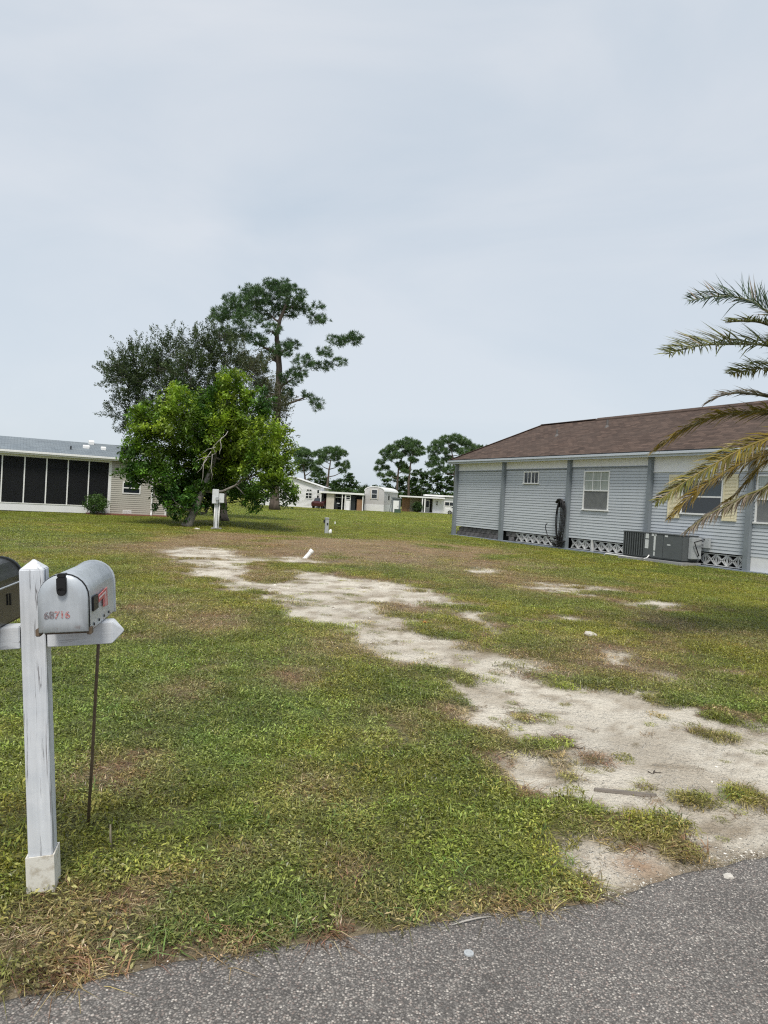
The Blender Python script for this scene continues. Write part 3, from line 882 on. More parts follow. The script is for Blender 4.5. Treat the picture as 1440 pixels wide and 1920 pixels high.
# ------------------------------------------------------------------ left house (screened porch)
def screen_mat():
    g = NG('insect_screen')
    d = g.bsdf((0.012, 0.013, 0.015), 0.6, None, 0.2)
    t = g.n('ShaderNodeBsdfTransparent', Color=(1, 1, 1, 1))
    ms = g.n('ShaderNodeMixShader', Fac=0.24)
    g.ln(d.outputs[0], ms.inputs[1])
    g.ln(t.outputs[0], ms.inputs[2])
    return g.done(ms)
M['screen'] = screen_mat()

def left_house():
    h = empty('porch_house', (-13.36, 39.1, 0), ANG, 'beige house with grey roof and dark screened porch at left', 'house')
    X0, XP, X1, DEP = -14.5, -2.06, 1.05, 8.0
    # solid parts: room right of the porch and the house behind
    mb = MB(); mb.box(XP + .02, X1, 0.01, DEP, 0.02, 3.02); mb.build('wall', M['siding_beige'], h)
    mb = MB(); mb.box(X0, XP + .02, 2.7, DEP, 0.02, 3.0); mb.build('wall', M['siding_beige'], h)
    mb = MB(); mb.box(X0, XP + .01, 0.07, 2.7, 0.0, 0.12); mb.build('porch_floor', M['concrete'], h)
    mb = MB(); mb.box(X0, XP + .01, 0.07, 2.69, 2.86, 2.92); mb.build('porch_ceiling', M['white'], h)
    # lap boards
    ex = 0.111
    z = 0.06
    wins = (-1.36, -0.40, 1.18, 1.84)
    def lb(x0, x1, e):
        m = MB(); m.extrude([(x0, -0.032, 0), (x0, -0.018, e - .010), (x0, 0.009, e - .010), (x0, 0.009, 0)], (x1 - x0, 0, 0)); return m.mesh('siding_board')
    full = lb(XP + .1, X1 - .08, ex); la = lb(XP + .1, wins[0] + .03, ex); ra = lb(wins[1] - .03, X1 - .08, ex)
    while z < 2.92:
        for me in ((la, ra) if (z + ex > wins[2] + .02 and z < wins[3] - .02) else (full,)):
            o = link('siding_board', me, M['siding_beige'], h); o.location.z = z
        z += ex
    for x in (XP + .05, X1 - .04):
        m = MB(); m.box(x - .05, x + .05, -.03, .06, 0.0, 2.95); m.build('corner_board', M['white'], h)
    # window
    a, b, c, d = wins
    t = .06
    m = MB(); m.box(a, b, -.05, 0, d - t, d); m.box(a, b, -.055, 0, c, c + t); m.box(a, a + t, -.05, 0, c + t, d - t); m.box(b - t, b, -.05, 0, c + t, d - t)
    w = m.build('window', M['white'], h)
    zm = (c + d) / 2 + .0
    m = MB(); m.box(a + t, b - t, -.042, 0, zm - .03, zm + .03); m.build('meeting_rail', M['white'], w)
    for q0, q1 in ((c + t, zm - .03), (zm + .03, d - t)):
        m = MB(); m.box(a + t, b - t, -.02, .0, q0, q1); m.build('pane', M['glass_dark'], w)
    m = MB(); m.box(-1.29, -.83, -.04, .0, .06, .27)
    for k in range(5): m.box(-1.26, -.86, -.05, -.04, .085 + k * .035, .1 + k * .035)
    m.build('crawl_vent', M['white'], h)
    m = MB(); m.tube([(.22, -.36, 3.0), (.22, -.34, 2.86), (.22, -.08, 2.72), (.22, -.08, .3), (.22, -.1, .14), (.16, -.45, .05)], .05, 8); m.build('downspout', M['white'], h)
    m = MB(); m.box(XP + .1, X1, -.028, 0.0, 0.0, 0.07); m.build('base_trim', M['white'], h)
    # porch screens
    m = MB(); m.box(X0, XP, 0.0, 0.07, 0.02, .40); m.build('knee_wall', M['white_wall'], h)
    m = MB(); m.box(X0, XP, -.02, 0.09, .40, .44); m.build('sill_rail', M['white'], h)
    m = MB(); m.box(X0, XP, 0.0, 0.07, 2.84, 2.96); m.build('header', M['white'], h)
    n = 12
    sp = 1.033
    for k in range(n):
        x = XP - .02 - k * sp
        m = MB(); m.box(x - .03, x + .03, -.01, .06, .44, 2.84); m.build('screen_post', M['white'], h)
        if k < n - 1:
            m = MB(); m.box(x - sp + .03, x - .03, .020, .024, .44, 2.84); m.build('insect_screen', M['screen'], h)
    # openings of the inner wall
    for (x0, x1, z0, z1) in ((-3.6, -2.9, 1.15, 2.35), (-5.75, -5.0, 1.15, 2.35), (-7.5, -6.7, .14, 2.2), (-10, -9, 1.15, 2.35)):
        m = MB(); m.box(x0, x1, 2.64, 2.69, z0, z1)
        w = m.build('inner_window', M['white'], h)
        m = MB(); m.box(x0 + .1, x1 - .1, 2.62, 2.635, z0 + .1, z1 - .1); m.build('pane', M['glass_dark'], w)
    # eaves and roof
    m = MB(); m.box(X0 - .3, X1 + .3, -.38, -.33, 2.95, 3.14); m.build('fascia', M['white'], h)
    m = MB(); m.box(X0 - .3, X1 + .3, -.47, -.382, 3.02, 3.135); m.build('gutter', M['white'], h, .015)
    m = MB(); m.box(X0 - .3, X1 + .3, -.33, 0.10, 2.965, 2.99); m.build('soffit', M['white'], h)
    rz, ez = 4.05, 3.15
    m = MB(); m.extrude([(X0 - .35, -.43, ez), (X0 - .35, 4, rz), (X0 - .35, DEP + .4, ez), (X0 - .35, DEP + .4, ez - .06), (X0 - .35, 4, rz - .06), (X0 - .35, -.43, ez - .04)], (X1 - X0 + .7, 0, 0))
    me = m.mesh('roof'); roof_uv(me)
    rf = link('roof', me, M['roof_gray'], h)
    m = MB(); m.add([(X1, .02, 3.0), (X1, DEP - .02, 3.0), (X1, 4, rz - .1), (X0, .02, 3.0), (X0, DEP - .02, 3.0), (X0, 4, rz - .1)], [(0, 1, 2), (3, 5, 4)]); m.build('gable', M['siding_beige'], h)
    sl = (rz - ez) / 4.43
    for (x, y, w, hh) in ((-3.15, 2.0, .34, .16), (-2.25, 1.9, .26, .16), (-2.75, 3.6, .30, .22)):
        z = ez + (y + .43) * sl
        m = MB(); m.extrude([(x - w / 2, y - .2, z - .06), (x - w / 2, y - .2, z + hh * .55), (x - w / 2, y - .05, z + hh), (x - w / 2, y + .15, z + hh), (x - w / 2, y + .2, z - .02)], (w, 0, 0))
        m.build('roof_vent', M['white'], rf, .015)
    m = MB(); m.tube([(-4.0, 1.0, ez + 1.43 * sl - .05), (-4.0, 1.0, ez + 1.43 * sl + .2)], .04, 8); m.build('vent_pipe', M['acdark'], rf)
left_house()

m = MB()
rng = random.Random(2)
pts = []
for k in range(26):
    x = -3.2 + k * 0.17
    pts.append((x, -.62 - rng.uniform(0, .22)))
top_ = [(x, y, .035) for x, y in pts]
m.add(top_ + [(x, -.035, .06) for x, y in pts] + [(x, y - .06, -.06) for x, y in pts], [(i, i + 1, 26 + i + 1, 26 + i) for i in range(25)] + [(52 + i, 52 + i + 1, i + 1, i) for i in range(25)])
o = m.build('mulch_bed', M['mulch'])
o.location = (-13.36, 39.1, 0); o.rotation_euler.z = ANG
tag(o, 'red-brown mulch strip along the foot of the beige house wall', 'mulch', kind='stuff')

# ------------------------------------------------------------------ trees
def unit(v): return v / (np.linalg.norm(v, axis=-1, keepdims=True) + 1e-9)

def leaf_cloud(C, size, tint, rng, aspect=0.42, up=0.5, droop=0.2, D=None):
    """C (n,3) leaf centres -> folded kite leaves, 2 triangles each"""
    n = len(C)
    d = rng.normal(0, 1, (n, 3)); d[:, 2] = d[:, 2] * .6 - droop
    if D is not None: d = d * .75 + D
    d = unit(d)
    nr = rng.normal(0, 1, (n, 3)); nr[:, 2] = np.abs(nr[:, 2]) + up
    s = unit(np.cross(d, nr))
    nn = unit(np.cross(s, d))
    L = (size * rng.uniform(.65, 1.25, n))[:, None]
    W = L * aspect
    b = C - d * L * .5
    t = C + d * L * .5
    mid = C - d * L * .05
    l = mid + s * W * .5 + nn * L * .06
    r = mid - s * W * .5 + nn * L * .06
    V = np.stack([b, l, t, r], 1).reshape(-1, 3)
    i = np.arange(n) * 4
    F = np.concatenate([np.stack([i, i + 1, i + 2], 1), np.stack([i, i + 2, i + 3], 1)])
    return V, F, np.repeat(tint, 4, 0)

def needle_cloud(C, axis, nper, length, width, tint, rng):
    """bursts of needles round each centre"""
    n = len(C)
    base = np.repeat(C, nper, 0)
    ax = np.repeat(axis, nper, 0)
    d = unit(rng.normal(0, 1, (n * nper, 3)) * .75 + ax * .8)
    L = length * rng.uniform(.6, 1.2, (n * nper, 1))
    s = unit(np.cross(d, rng.normal(0, 1, (n * nper, 3)))) * width * .5
    tip = base + d * L
    V = np.stack([base - s * .6, base + d * L * .55 + s * 1.2, tip, base + d * L * .45 - s * 1.2], 1).reshape(-1, 3)
    i = np.arange(n * nper) * 4
    F = np.stack([i, i + 1, i + 2, i + 3], 1)
    return V, F, np.repeat(np.repeat(tint, nper, 0), 4, 0)

def limb_pts(a, b, rng, sag=0.12, n=5, wig=0.06):
    a, b = np.array(a), np.array(b)
    L = np.linalg.norm(b - a)
    out_ = []
    for k in range(n + 1):
        t = k / n
        p = a * (1 - t) + b * t
        p[2] += -sag * L * math.sin(math.pi * t) * (1 if t < .7 else .6)
        if 0 < k < n: p = p + rng.normal(0, wig * L * .35, 3)
        out_.append(p)
    return out_

def tree_object(name, loc, label, trunk_pts, trunk_r, clumps, kind, bmat, rng, group=None, dens=1.0, leaf=0.14, tintf=None, extra_limbs=None, limb_r=0.07, twig=True, sag=.12, per=(28, 60), spread=.23, spray=None):
    """trunk_pts/clumps in world metres; becomes tree > trunk, crown"""
    root = empty(name, loc, 0, label, 'tree', group)
    off = np.array(loc)
    tp = [np.array(p) - off for p in trunk_pts]
    tb = MB()
    nT = len(tp)
    # smooth trunk
    fine = []
    for i in range(nT - 1):
        for k in range(4): fine.append(tp[i] * (1 - k / 4) + tp[i + 1] * (k / 4) + rng.normal(0, trunk_r * .06, 3) * (1 if i or k else 0))
    fine.append(tp[-1])
    zs = np.array([p[2] for p in fine])
    rr = [trunk_r * (1 - .72 * i / (len(fine) - 1)) * (1.35 if i == 0 else 1.12 if i == 1 else 1) for i in range(len(fine))]
    tb.tube(fine, rr, 10)
    CL = [(np.array(c[:3]) - off, c[3]) for c in clumps]
    nodes = [(np.array(p), r_) for p, r_ in zip(fine, rr)][len(fine) // 4:]
    axis0 = np.array(fine[-1])
    order = sorted(range(len(CL)), key=lambda k: np.linalg.norm((CL[k][0] - axis0)[:2]))
    for k_ in order:
        c, r = CL[k_]
        best, bi = 1e9, 0
        for i, (p, r_) in enumerate(nodes):
            dv = c - p
            hd = np.linalg.norm(dv[:2])
            cost = np.linalg.norm(dv) * 1.0 + 1.6 * max(0, .35 * hd - dv[2]) + .15 * np.linalg.norm(p[:2] - axis0[:2])
            if cost < best: best, bi = cost, i
        p0, rp = nodes[bi]
        q = limb_pts(p0, c, rng, sag, 5)
        r0 = min(rp * .72, limb_r * (.75 + .35 * r))
        rad = [r0 * (1 - .6 * k / 5) for k in range(6)]
        tb.tube(q, rad, 6)
        nodes += [(q[k], rad[k]) for k in (2, 3, 4, 5)]
        if twig:
            for k in range(5):
                e = c + unit(rng.normal(0, 1, 3)) * r * rng.uniform(.6, .95)
                tb.tube(limb_pts(q[3 + k % 3], e, rng, .05, 3), [r0 * .30, r0 * .24, r0 * .16, r0 * .08], 5, False)
    trunk = tb.build('trunk', bmat, root, 0, True)
    Vs, Fs, Ts = [], [], []
    nb = 0
    if kind == 'leaf':
        for c, r in CL:
            ns = max(8, int(26 * dens * (r / 1.2) ** 2))
            # sub-clumps: small sprays of leaves, mostly near the lobe's outside
            sc = unit(rng.normal(0, 1, (ns, 3))) * (r * rng.uniform(.25, 1.0, (ns, 1)) ** .5) * np.array((1, 1, .95))
            sc = sc + c
            pr = rng.integers(per[0], per[1], ns)
            idx = np.repeat(np.arange(ns), pr)
            D = None
            if spray:                                # leaves strung along short shoots
                slen, jit, lift = spray
                dv = unit((sc - c) / r * .8 + rng.normal(0, .45, (ns, 3)) + np.array((0, 0, lift)))
                tt = rng.uniform(-.1, 1, len(idx))
                ln_ = (slen * rng.uniform(.6, 1.35, ns) * min(1, r / .9))[idx]
                C = (sc - (sc - c) * .16)[idx] + dv[idx] * (tt * ln_)[:, None] + rng.normal(0, 1, (len(idx), 3)) * (jit * (1.15 - .55 * tt))[:, None]
                C[:, 2] -= .10 * slen * np.maximum(tt, 0) ** 2
                D = dv[idx]
            else:
                C = sc[idx] + rng.normal(0, 1, (len(idx), 3)) * (np.minimum(spread, r * .3) * rng.uniform(.6, 1.4, ns))[idx][:, None] * np.array((1, 1, .62))
            T = tintf(sc + off, rng)[idx]
            V, F, t = leaf_cloud(C, leaf, T, rng, .42, 1.0, .2, D)
            Vs.append(V); Fs.append(F + nb); Ts.append(t); nb += len(V)
    else:
        for c, r in CL:
            ns = max(7, int(34 * dens * (r / 1.0) ** 2))
            s_ = unit(rng.normal(0, 1, (ns, 3)))
            s_[:, 2] = s_[:, 2] * .8 + .12
            C = c + s_ * (r * rng.uniform(.35, 1.0, (ns, 1)) ** .6) * np.array((1.05, 1.05, .8))
            ax = unit(s_ * .6 + np.array((0, 0, .8)))
            T = tintf(C + off, rng)
            V, F, t = needle_cloud(C, ax, 26, leaf, leaf * .085, T, rng)
            Vs.append(V); Fs.append(F + nb); Ts.append(t); nb += len(V)
    me = np_mesh('crown', np.concatenate(Vs), np.concatenate(Fs), np.concatenate(Ts))
    link('crown', me, M['leaf'] if kind == 'leaf' else M['needle'], root)
    return root

# the bushy green tree in the lot
BROAD = [(x * f, y * f, EYE + (z - EYE) * f, r * f * .92) for (x, y, z, r), f in [
    ((-7.66, 30.5, 3.73, 2.15), 1.12), ((-7.38, 28.9, 3.83, 1.7), 1.13), ((-9.94, 30.2, 4.39, 1.3), 1.07), ((-8.77, 29.7, 4.85, 1.3), 1.07), ((-11.04, 30.8, 4.51, 0.75), 1.05), ((-10.54, 30.5, 2.75, 1.0), 1.06), ((-11.0, 30.2, 2.47, 0.7), 1.05),
    ((-8.98, 29.7, 2.1, 1.35), 1.13), ((-5.51, 30.2, 4.05, 1.3), 1.06), ((-6.2, 31.1, 5.05, 1.1), 1.06), ((-4.9, 30.3, 3.17, 0.9), 1.05), ((-4.63, 29.7, 2.12, 0.85), 1.06), ((-5.49, 29.3, 2.4, 1.2), 1.10), ((-6.88, 30.7, 5.95, 0.95), 1.07), ((-7.45, 30.3, 5.23, 1.2), 1.07),
    ((-7.02, 30.7, 6.6, 0.6), 1.07), ((-8.62, 29.9, 1.2, 0.8), 1.12), ((-6.3, 30.5, 1.5, 0.65), 1.14), ((-7.22, 29.1, 2.3, 1.5), 1.20), ((-9.64, 30.5, 1.27, 0.75), 1.08), ((-4.55, 30.5, 2.73, 0.65), 1.05), ((-10.39, 31.7, 3.67, 1.2), 1.06), ((-6.55, 32.0, 3.67, 1.6), 1.08), ((-8.2, 31.0, 2.6, 1.5), 1.12), ((-4.2, 29.9, 1.55, .45), 1.06), ((-11.2, 30.5, 3.3, .5), 1.05), ((-5.6, 30.5, 5.6, .5), 1.06), ((-9.2, 30.0, 5.6, .5), 1.07), ((-8.9, 30.0, .95, .7), 1.05), ((-8.1, 30.2, 1.35, .75), 1.07), ((-9.6, 30.0, 1.9, .8), 1.06), ((-7.6, 30.6, 1.0, .5), 1.12), ((-5.6, 30.2, 1.3, .5), 1.07)]]
def tint_broad(P, rng):
    n = len(P)
    g = np.array((.080, .175, .024)); y = np.array((.25, .34, .036)); d = np.array((.036, .100, .020))
    k = rng.random(n)
    young = sstep(.48, .60, fbm(P[:, 0] * .55, P[:, 2] * .55 + P[:, 1] * .3, 205, 3)) * .85 * sstep(1.2, 3.2, P[:, 2]) + .85 * np.exp(-((P[:, 0] + 10.4) ** 2 + (P[:, 2] - 4.5) ** 2) / 2.2) + .8 * np.exp(-((P[:, 0] + 4.9) ** 2 + (P[:, 2] - 3.4) ** 2) / 2.6)
    young = np.clip(young * (.3 + 1.1 * rng.random(n)), 0, 1)[:, None]
    base = np.where((k < .4)[:, None], d[None], g[None])
    return (base * (1 - young) + y[None] * young) * rng.uniform(.55, 1.4, (n, 1))
rng = np.random.default_rng(7)
bt = tree_object('bushy_tree', (-9.0, 32.0, zg(-9.0, 32.0) - .05), 'bushy bright green tree beside the meter pedestal, branches down to the grass',
            [(-9.05, 31.9, -.12), (-8.75, 32.1, .7), (-8.5, 32.4, 1.6), (-8.2, 32.8, 2.8), (-8.0, 33.0, 4.4)], .21, BROAD, 'leaf', M['bark_gray'], rng, dens=1.75, leaf=.185, tintf=tint_broad, per=(45, 95), spray=(.62, .12, .12))
mb = MB()
rr_ = np.random.default_rng(3)
for a, b in [(np.array(a_) * 1.075 - np.array((0, 0, .12)), np.array(b_) * 1.075 - np.array((0, 0, .12))) for a_, b_ in (((-6.6, 28.6, 4.1), (-7.3, 28.2, 2.9)), ((-7.15, 28.2, 3.2), (-7.6, 27.9, 2.3)), ((-7.1, 28.2, 3.1), (-7.0, 27.9, 2.0)), ((-7.3, 28.2, 2.9), (-7.4, 27.9, 1.9)), ((-7.2, 28.2, 3.0), (-7.7, 28.0, 2.75)), ((-6.8, 28.4, 3.8), (-6.75, 28.0, 3.1)), ((-7.0, 28.3, 3.4), (-7.45, 28.0, 3.1)))]:
    q = limb_pts(a, b, rr_, -.05, 5, .1)
    mb.tube([p - np.array(bt.location) for p in q], [.016, .014, .012, .010, .008, .005], 5)
mb.build('dead_branch', M['dead_twig'], bt, 0, True)

DARK = [(-15.44, 42.0, 8.76, 1.62), (-15.65, 41.0, 7.61, 1.29), (-13.53, 42.5, 9.45, 1.62), (-11.48, 42.0, 10.1, 1.16), (-10.49, 42.5, 10.59, 0.97), (-13.93, 42.0, 7.56, 2.1), (-16.15, 42.5, 6.21, 1.16), (-11.9, 41.0, 8.14, 1.78), (-9.97, 42.0, 9.06, 1.45), (-8.51, 42.0, 8.82, 1.0), (-7.86, 42.4, 7.47, 1.15), (-15.57, 42.0, 5.2, 0.7), (-6.78, 42.0, 6.67, 0.97), (-7.18, 42.0, 5.03, 1.13), (-16.55, 42.0, 8.37, 0.81), (-12.5, 41.5, 6.2, 1.6), (-10.5, 41.5, 6.8, 1.6), (-9.0, 41.5, 5.4, 1.4)]
def tint_dark(P, rng):
    n = len(P)
    a = np.array((.042, .068, .028)); b = np.array((.085, .115, .052)); e = np.array((.12, .112, .08))
    k = rng.random((n, 1))
    c = a * (1 - k) + b * k
    thin = sstep(-10.2, -8.0, P[:, 0])[:, None] * .6
    return (c * (1 - thin) + e * thin) * rng.uniform(.8, 1.2, (n, 1))
rng = np.random.default_rng(17)
dk = tree_object('spreading_tree', (-8.9, 38.2, 0), 'dark grey-green spreading tree rising behind the bushy green tree', [(-8.9, 38.2, -.1), (-9.0, 38.4, 1.2), (-9.4, 39.2, 3.0), (-10.2, 40.3, 4.8), (-11.2, 41.2, 6.4)],
                 .34, DARK, 'leaf', M['bark_dark'], rng, dens=2.7, leaf=.125, tintf=tint_dark, limb_r=.08, per=(50, 85), spray=(1.05, .075, .75))
mb = MB()
for c in DARK:                                   # fine bare twigs fanning out of the crown
    cc = np.array(c[:3])
    for k in range(16 if cc[0] < -10 else 30):
        d = unit(rng.normal(0, 1, 3) + np.array((0, -.1, .7)) + .5 * unit(cc - np.array((-11, 41.5, 6.0))))
        a = cc + d * c[3] * .2
        q = limb_pts(a, a + d * c[3] * rng.uniform(.6, 1.05), rng, -.06, 3, .1)
        mb.tube([p - np.array(dk.location) for p in q], [.016, .013, .010, .006], 4, False)
mb.build('twigs', M['bark_dark'], dk)

PINET = [(-11.27, 71.5, -0.1), (-11.38, 71.5, 3.08), (-11.5, 71.5, 6.37), (-11.57, 71.5, 10.76), (-11.61, 71.5, 14.59), (-11.84, 71.5, 16.76), (-12.02, 71.5, 18.12), (-11.62, 71.5, 19.94), (-11.06, 71.5, 21.72)]
PINEC = [(-14.34, 71.5, 21.54, 1.21), (-12.91, 72.5, 22.57, 1.32), (-10.65, 70.5, 21.72, 1.21), (-16.44, 71.5, 19.89, 1.21), (-18.1, 72.5, 19.85, 0.93), (-18.32, 71.5, 19.13, 0.66), (-14.77, 69.5, 18.65, 1.21), (-13.54, 73.5, 20.76, 1.43), (-11.14, 72.5, 20.62, 0.99), (-11.94, 71.5, 22.76, 0.99), (-15.13, 72.5, 22.45, 0.88), (-15.73, 70.5, 20.63, 0.99), (-10.2, 71.5, 21.06, 0.88), (-16.27, 72.5, 17.74, 1.1), (-13.91, 70.5, 16.97, 0.99), (-17.32, 71.5, 17.66, 0.88), (-7.9, 71.5, 21.08, 0.49), (-8.32, 72.5, 19.95, 0.71), (-7.28, 71.5, 19.69, 0.6), (-9.07, 71.5, 20.47, 0.44), (-5.9, 71.5, 17.53, 0.82), (-4.57, 72.0, 17.83, 0.88), (-3.95, 71.5, 18.08, 0.6), (-6.73, 70.5, 16.18, 0.71), (-5.4, 71.5, 15.43, 0.6), (-6.74, 71.5, 14.86, 0.66), (-8.94, 70.5, 15.09, 0.88), (-7.95, 71.5, 14.9, 0.55), (-11.16, 70.5, 16.04, 0.93), (-10.51, 72.5, 17.17, 0.66), (-12.84, 72.5, 15.93, 0.77), (-10.34, 71.5, 13.45, 0.99), (-9.69, 72.5, 14.33, 0.77), (-8.5, 71.5, 11.91, 0.49), (-7.58, 71.5, 11.14, 0.6), (-7.33, 71.5, 10.55, 0.44), (-11.24, 72.5, 12.02, 0.99), (-13.96, 71.5, 14.46, 1.1), (-15.79, 73.5, 15.3, 0.88), (-13.32, 71.5, 12.58, 0.88), (-12.35, 70.5, 18.13, 0.77), (-17.07, 71.5, 21.39, 0.6)]
def tint_pine(P, rng):
    n = len(P)
    a = np.array((.036, .080, .030)); b = np.array((.085, .150, .055))
    k = rng.random((n, 1))
    return a * (1 - k) + b * k
rng = np.random.default_rng(27)
tree_object('tall_pine', (-11.27, 71.5, 0), 'tall slash pine with crooked bare limbs, the tallest tree', PINET, .48, [(a_, b_, c_, d_ * 1.22) for a_, b_, c_, d_ in PINEC], 'needle', M['bark_pine'], rng, dens=1.25, leaf=.44, tintf=tint_pine, limb_r=.17, sag=.08)

FAR_PINES = [
 ('umbrella-topped far pine above the carport, side limbs reaching right', [(-9.62, 118.0, -0.1), (-9.86, 118.0, 3.62), (-9.73, 118.0, 6.35), (-9.47, 118.0, 8.18)], [(-11.4, 118.0, 8.7, 0.82), (-10.16, 119.0, 9.39, 0.91), (-8.46, 117.0, 9.25, 0.91), (-7.52, 118.0, 9.01, 0.64), (-10.73, 119.0, 7.98, 0.73), (-8.83, 118.0, 8.21, 0.73), (-11.41, 117.0, 7.29, 0.64), (-8.05, 118.0, 7.17, 0.54), (-6.95, 118.0, 6.96, 0.64), (-7.53, 118.0, 6.02, 0.54), (-11.91, 119.0, 6.09, 0.64), (-10.86, 118.0, 5.38, 0.54), (-6.8, 118.0, 7.6, 0.36)]),
 ('far pine half hidden behind the bushy green tree', [(-13.88, 122.0, -.1), (-14.17, 122.0, 4.4), (-14.73, 122.0, 7.65)], [(-15.73, 122.0, 8.82, 1.03), (-14.74, 123.0, 9.32, 0.84), (-13.65, 122.0, 8.65, 0.84), (-15.16, 121.0, 7.48, 0.94), (-13.58, 122.0, 7.25, 0.84), (-12.78, 122.0, 6.36, 0.66), (-14.96, 123.0, 6.28, 0.84), (-12.53, 122.0, 5.24, 0.66)]),
 ('domed far pine with drooping left limbs above the trailer', [(2.25, 128.0, -0.22), (2.15, 128.0, 5.0), (2.26, 128.0, 8.45), (3.03, 128.0, 10.46)], [(-0.41, 128.0, 10.27, 0.79), (0.83, 128.0, 11.02, 0.89), (2.28, 129.0, 11.97, 0.98), (3.67, 127.0, 12.38, 0.98), (5.19, 128.0, 12.25, 0.79), (6.07, 129.0, 11.59, 0.59), (0.24, 128.0, 9.32, 0.79), (1.86, 127.0, 9.84, 0.89), (3.84, 129.0, 10.57, 0.89), (5.59, 128.0, 10.4, 0.69), (-1.19, 128.0, 8.45, 0.69), (-1.62, 128.0, 7.25, 0.59), (-0.26, 129.0, 7.57, 0.69), (-0.86, 128.0, 6.11, 0.59), (0.6, 128.0, 6.39, 0.69), (2.66, 128.0, 8.27, 0.79), (4.88, 128.0, 9.09, 0.69), (6.27, 128.0, 10.64, 0.49), (3.52, 129.0, 7.58, 0.79)]),
 ('thin bare-trunked pine just right of the domed far pine', [(4.44, 126.0, -0.1), (4.15, 126.0, 5.06), (4.35, 126.0, 8.46), (4.62, 126.0, 10.41)], [(3.99, 126.0, 11.34, 0.68), (5.18, 126.0, 10.83, 0.58), (4.5, 126.0, 9.24, 0.58), (3.46, 126.0, 6.96, 0.58)]),
 ('broad domed far pine nearest the corner of the blue house', [(12.25, 120.0, -.1), (11.94, 120.0, 5.8), (11.45, 120.0, 9.46), (10.89, 120.0, 11.28)], [(7.69, 120.0, 10.64, 0.83), (8.74, 120.0, 11.71, 0.92), (10.25, 121.0, 12.62, 0.92), (11.62, 119.0, 12.71, 0.92), (13.13, 120.0, 12.32, 0.92), (14.29, 120.0, 11.47, 0.83), (15.02, 121.0, 10.65, 0.65), (7.95, 120.0, 9.27, 0.74), (9.55, 120.0, 10.46, 0.92), (11.45, 121.0, 11.2, 0.92), (12.94, 119.0, 10.58, 0.83), (7.46, 120.0, 8.13, 0.65), (8.92, 120.0, 8.59, 0.83), (10.63, 121.0, 9.29, 0.83), (9.54, 120.0, 7.33, 0.74), (11.1, 120.0, 7.6, 0.74), (13.49, 120.0, 9.39, 0.74), (8.36, 120.0, 6.99, 0.55)]),
 ('pine top just showing over the brown roof of the blue house', [(19.18, 135.0, -.1), (18.82, 135.0, 6.62), (18.37, 135.0, 10.75)], [(17.95, 135.0, 12.6, 0.73), (18.82, 135.0, 12.02, 0.73), (17.6, 135.0, 11.54, 0.73), (18.69, 135.0, 10.56, 0.83), (19.49, 135.0, 12.89, 0.52)])]
for i, (lb_, tr, cl) in enumerate(FAR_PINES):
    rng = np.random.default_rng(40 + i)
    tree_object('pine_tree', (tr[0][0], tr[0][1], -.05), lb_, tr, .26, [(a_, b_, c_, d_ * 1.22) for a_, b_, c_, d_ in cl], 'needle', M['bark_pine'], rng, 'far pines behind the trailers', dens=1.9, leaf=.5, tintf=lambda P, r: tint_pine(P, r) * np.array((1.35, 1.25, 1.2)), limb_r=.10, twig=False, sag=.08)

def tint_hedge(P, rng):
    n = len(P)
    a = np.array((.030, .062, .022)); b = np.array((.070, .125, .038))
    k = (rng.random(n) * .6 + .4 * fbm(P[:, 0] * .8, P[:, 2] * .8, 300, 2))[:, None]
    return a * (1 - k) + b * k
FAR_BUSH = [
 ('dark round tree behind the flat-roofed carport', [(-6.6, 132.0, -.1), (-6.81, 132.0, 3.07)], [(-7.4, 132.0, 4.56, 1.32), (-5.87, 132.0, 4.34, 1.12), (-8.45, 133.0, 4.02, 1.12), (-6.95, 132.0, 5.6, 0.91), (-9.43, 132.0, 4.45, 0.91), (-7.2, 132, 2.4, 1.5), (-9, 132, 2.2, 1.3)]),
 ('dark leafy tree right behind the grey trailer roof', [(1.06, 140.0, -.1), (0.86, 140.0, 3.07)], [(0.53, 140.0, 5.21, 1.29), (2.31, 140.0, 6.06, 1.29), (3.97, 140.0, 5.4, 1.51), (2.42, 141.0, 4.58, 1.51), (1.2, 140, 2.6, 1.6), (3.6, 140, 2.6, 1.6)]),
 ('dark leafy tree in the middle of the far hedge row', [(7.41, 138.0, -.1), (7.18, 138.0, 3.94)], [(6.5, 138.0, 6.55, 1.7), (5.53, 138.0, 4.91, 1.49), (8.13, 139.0, 6.89, 1.38), (7.61, 137.0, 4.79, 1.7), (4.92, 138.0, 6.25, 1.17), (5.6, 138, 2.6, 1.7), (8.2, 138, 2.6, 1.7)]),
 ('dark leafy tree of the far row beside the blue house corner', [(11.48, 136.0, -.1), (11.25, 136.0, 4.14)], [(10.64, 136.0, 5.67, 1.67), (12.22, 136.0, 5.45, 1.57), (9.54, 136.0, 6.66, 1.26), (12.67, 136.0, 6.83, 1.15), (13.8, 136.0, 5.33, 1.26), (10.4, 136, 3, 1.7), (13, 136, 3, 1.7)]),
 ('dark tree behind the white gabled house', [(-12.37, 134.0, -.1), (-12.58, 134.0, 2.78)], [(-13.48, 134.0, 4.27, 1.34), (-12.11, 134.0, 3.63, 1.03), (-14.13, 134.0, 2.9, 1.03), (-11.3, 134, 4.6, 1.2), (-10.6, 134, 2.4, 1.3)]),
 ('low dark leafy tree filling the gap left of the grey trailer', [(-1.5, 145.0, -.1), (-1.6, 145.0, 2.5)], [(-2.2, 145, 3.4, 1.4), (-.6, 145, 3.2, 1.4), (-3.6, 145, 3.0, 1.3), (-2, 145, 1.6, 1.4), (-.2, 145, 1.6, 1.4), (-4.4, 145, 1.6, 1.3)])]
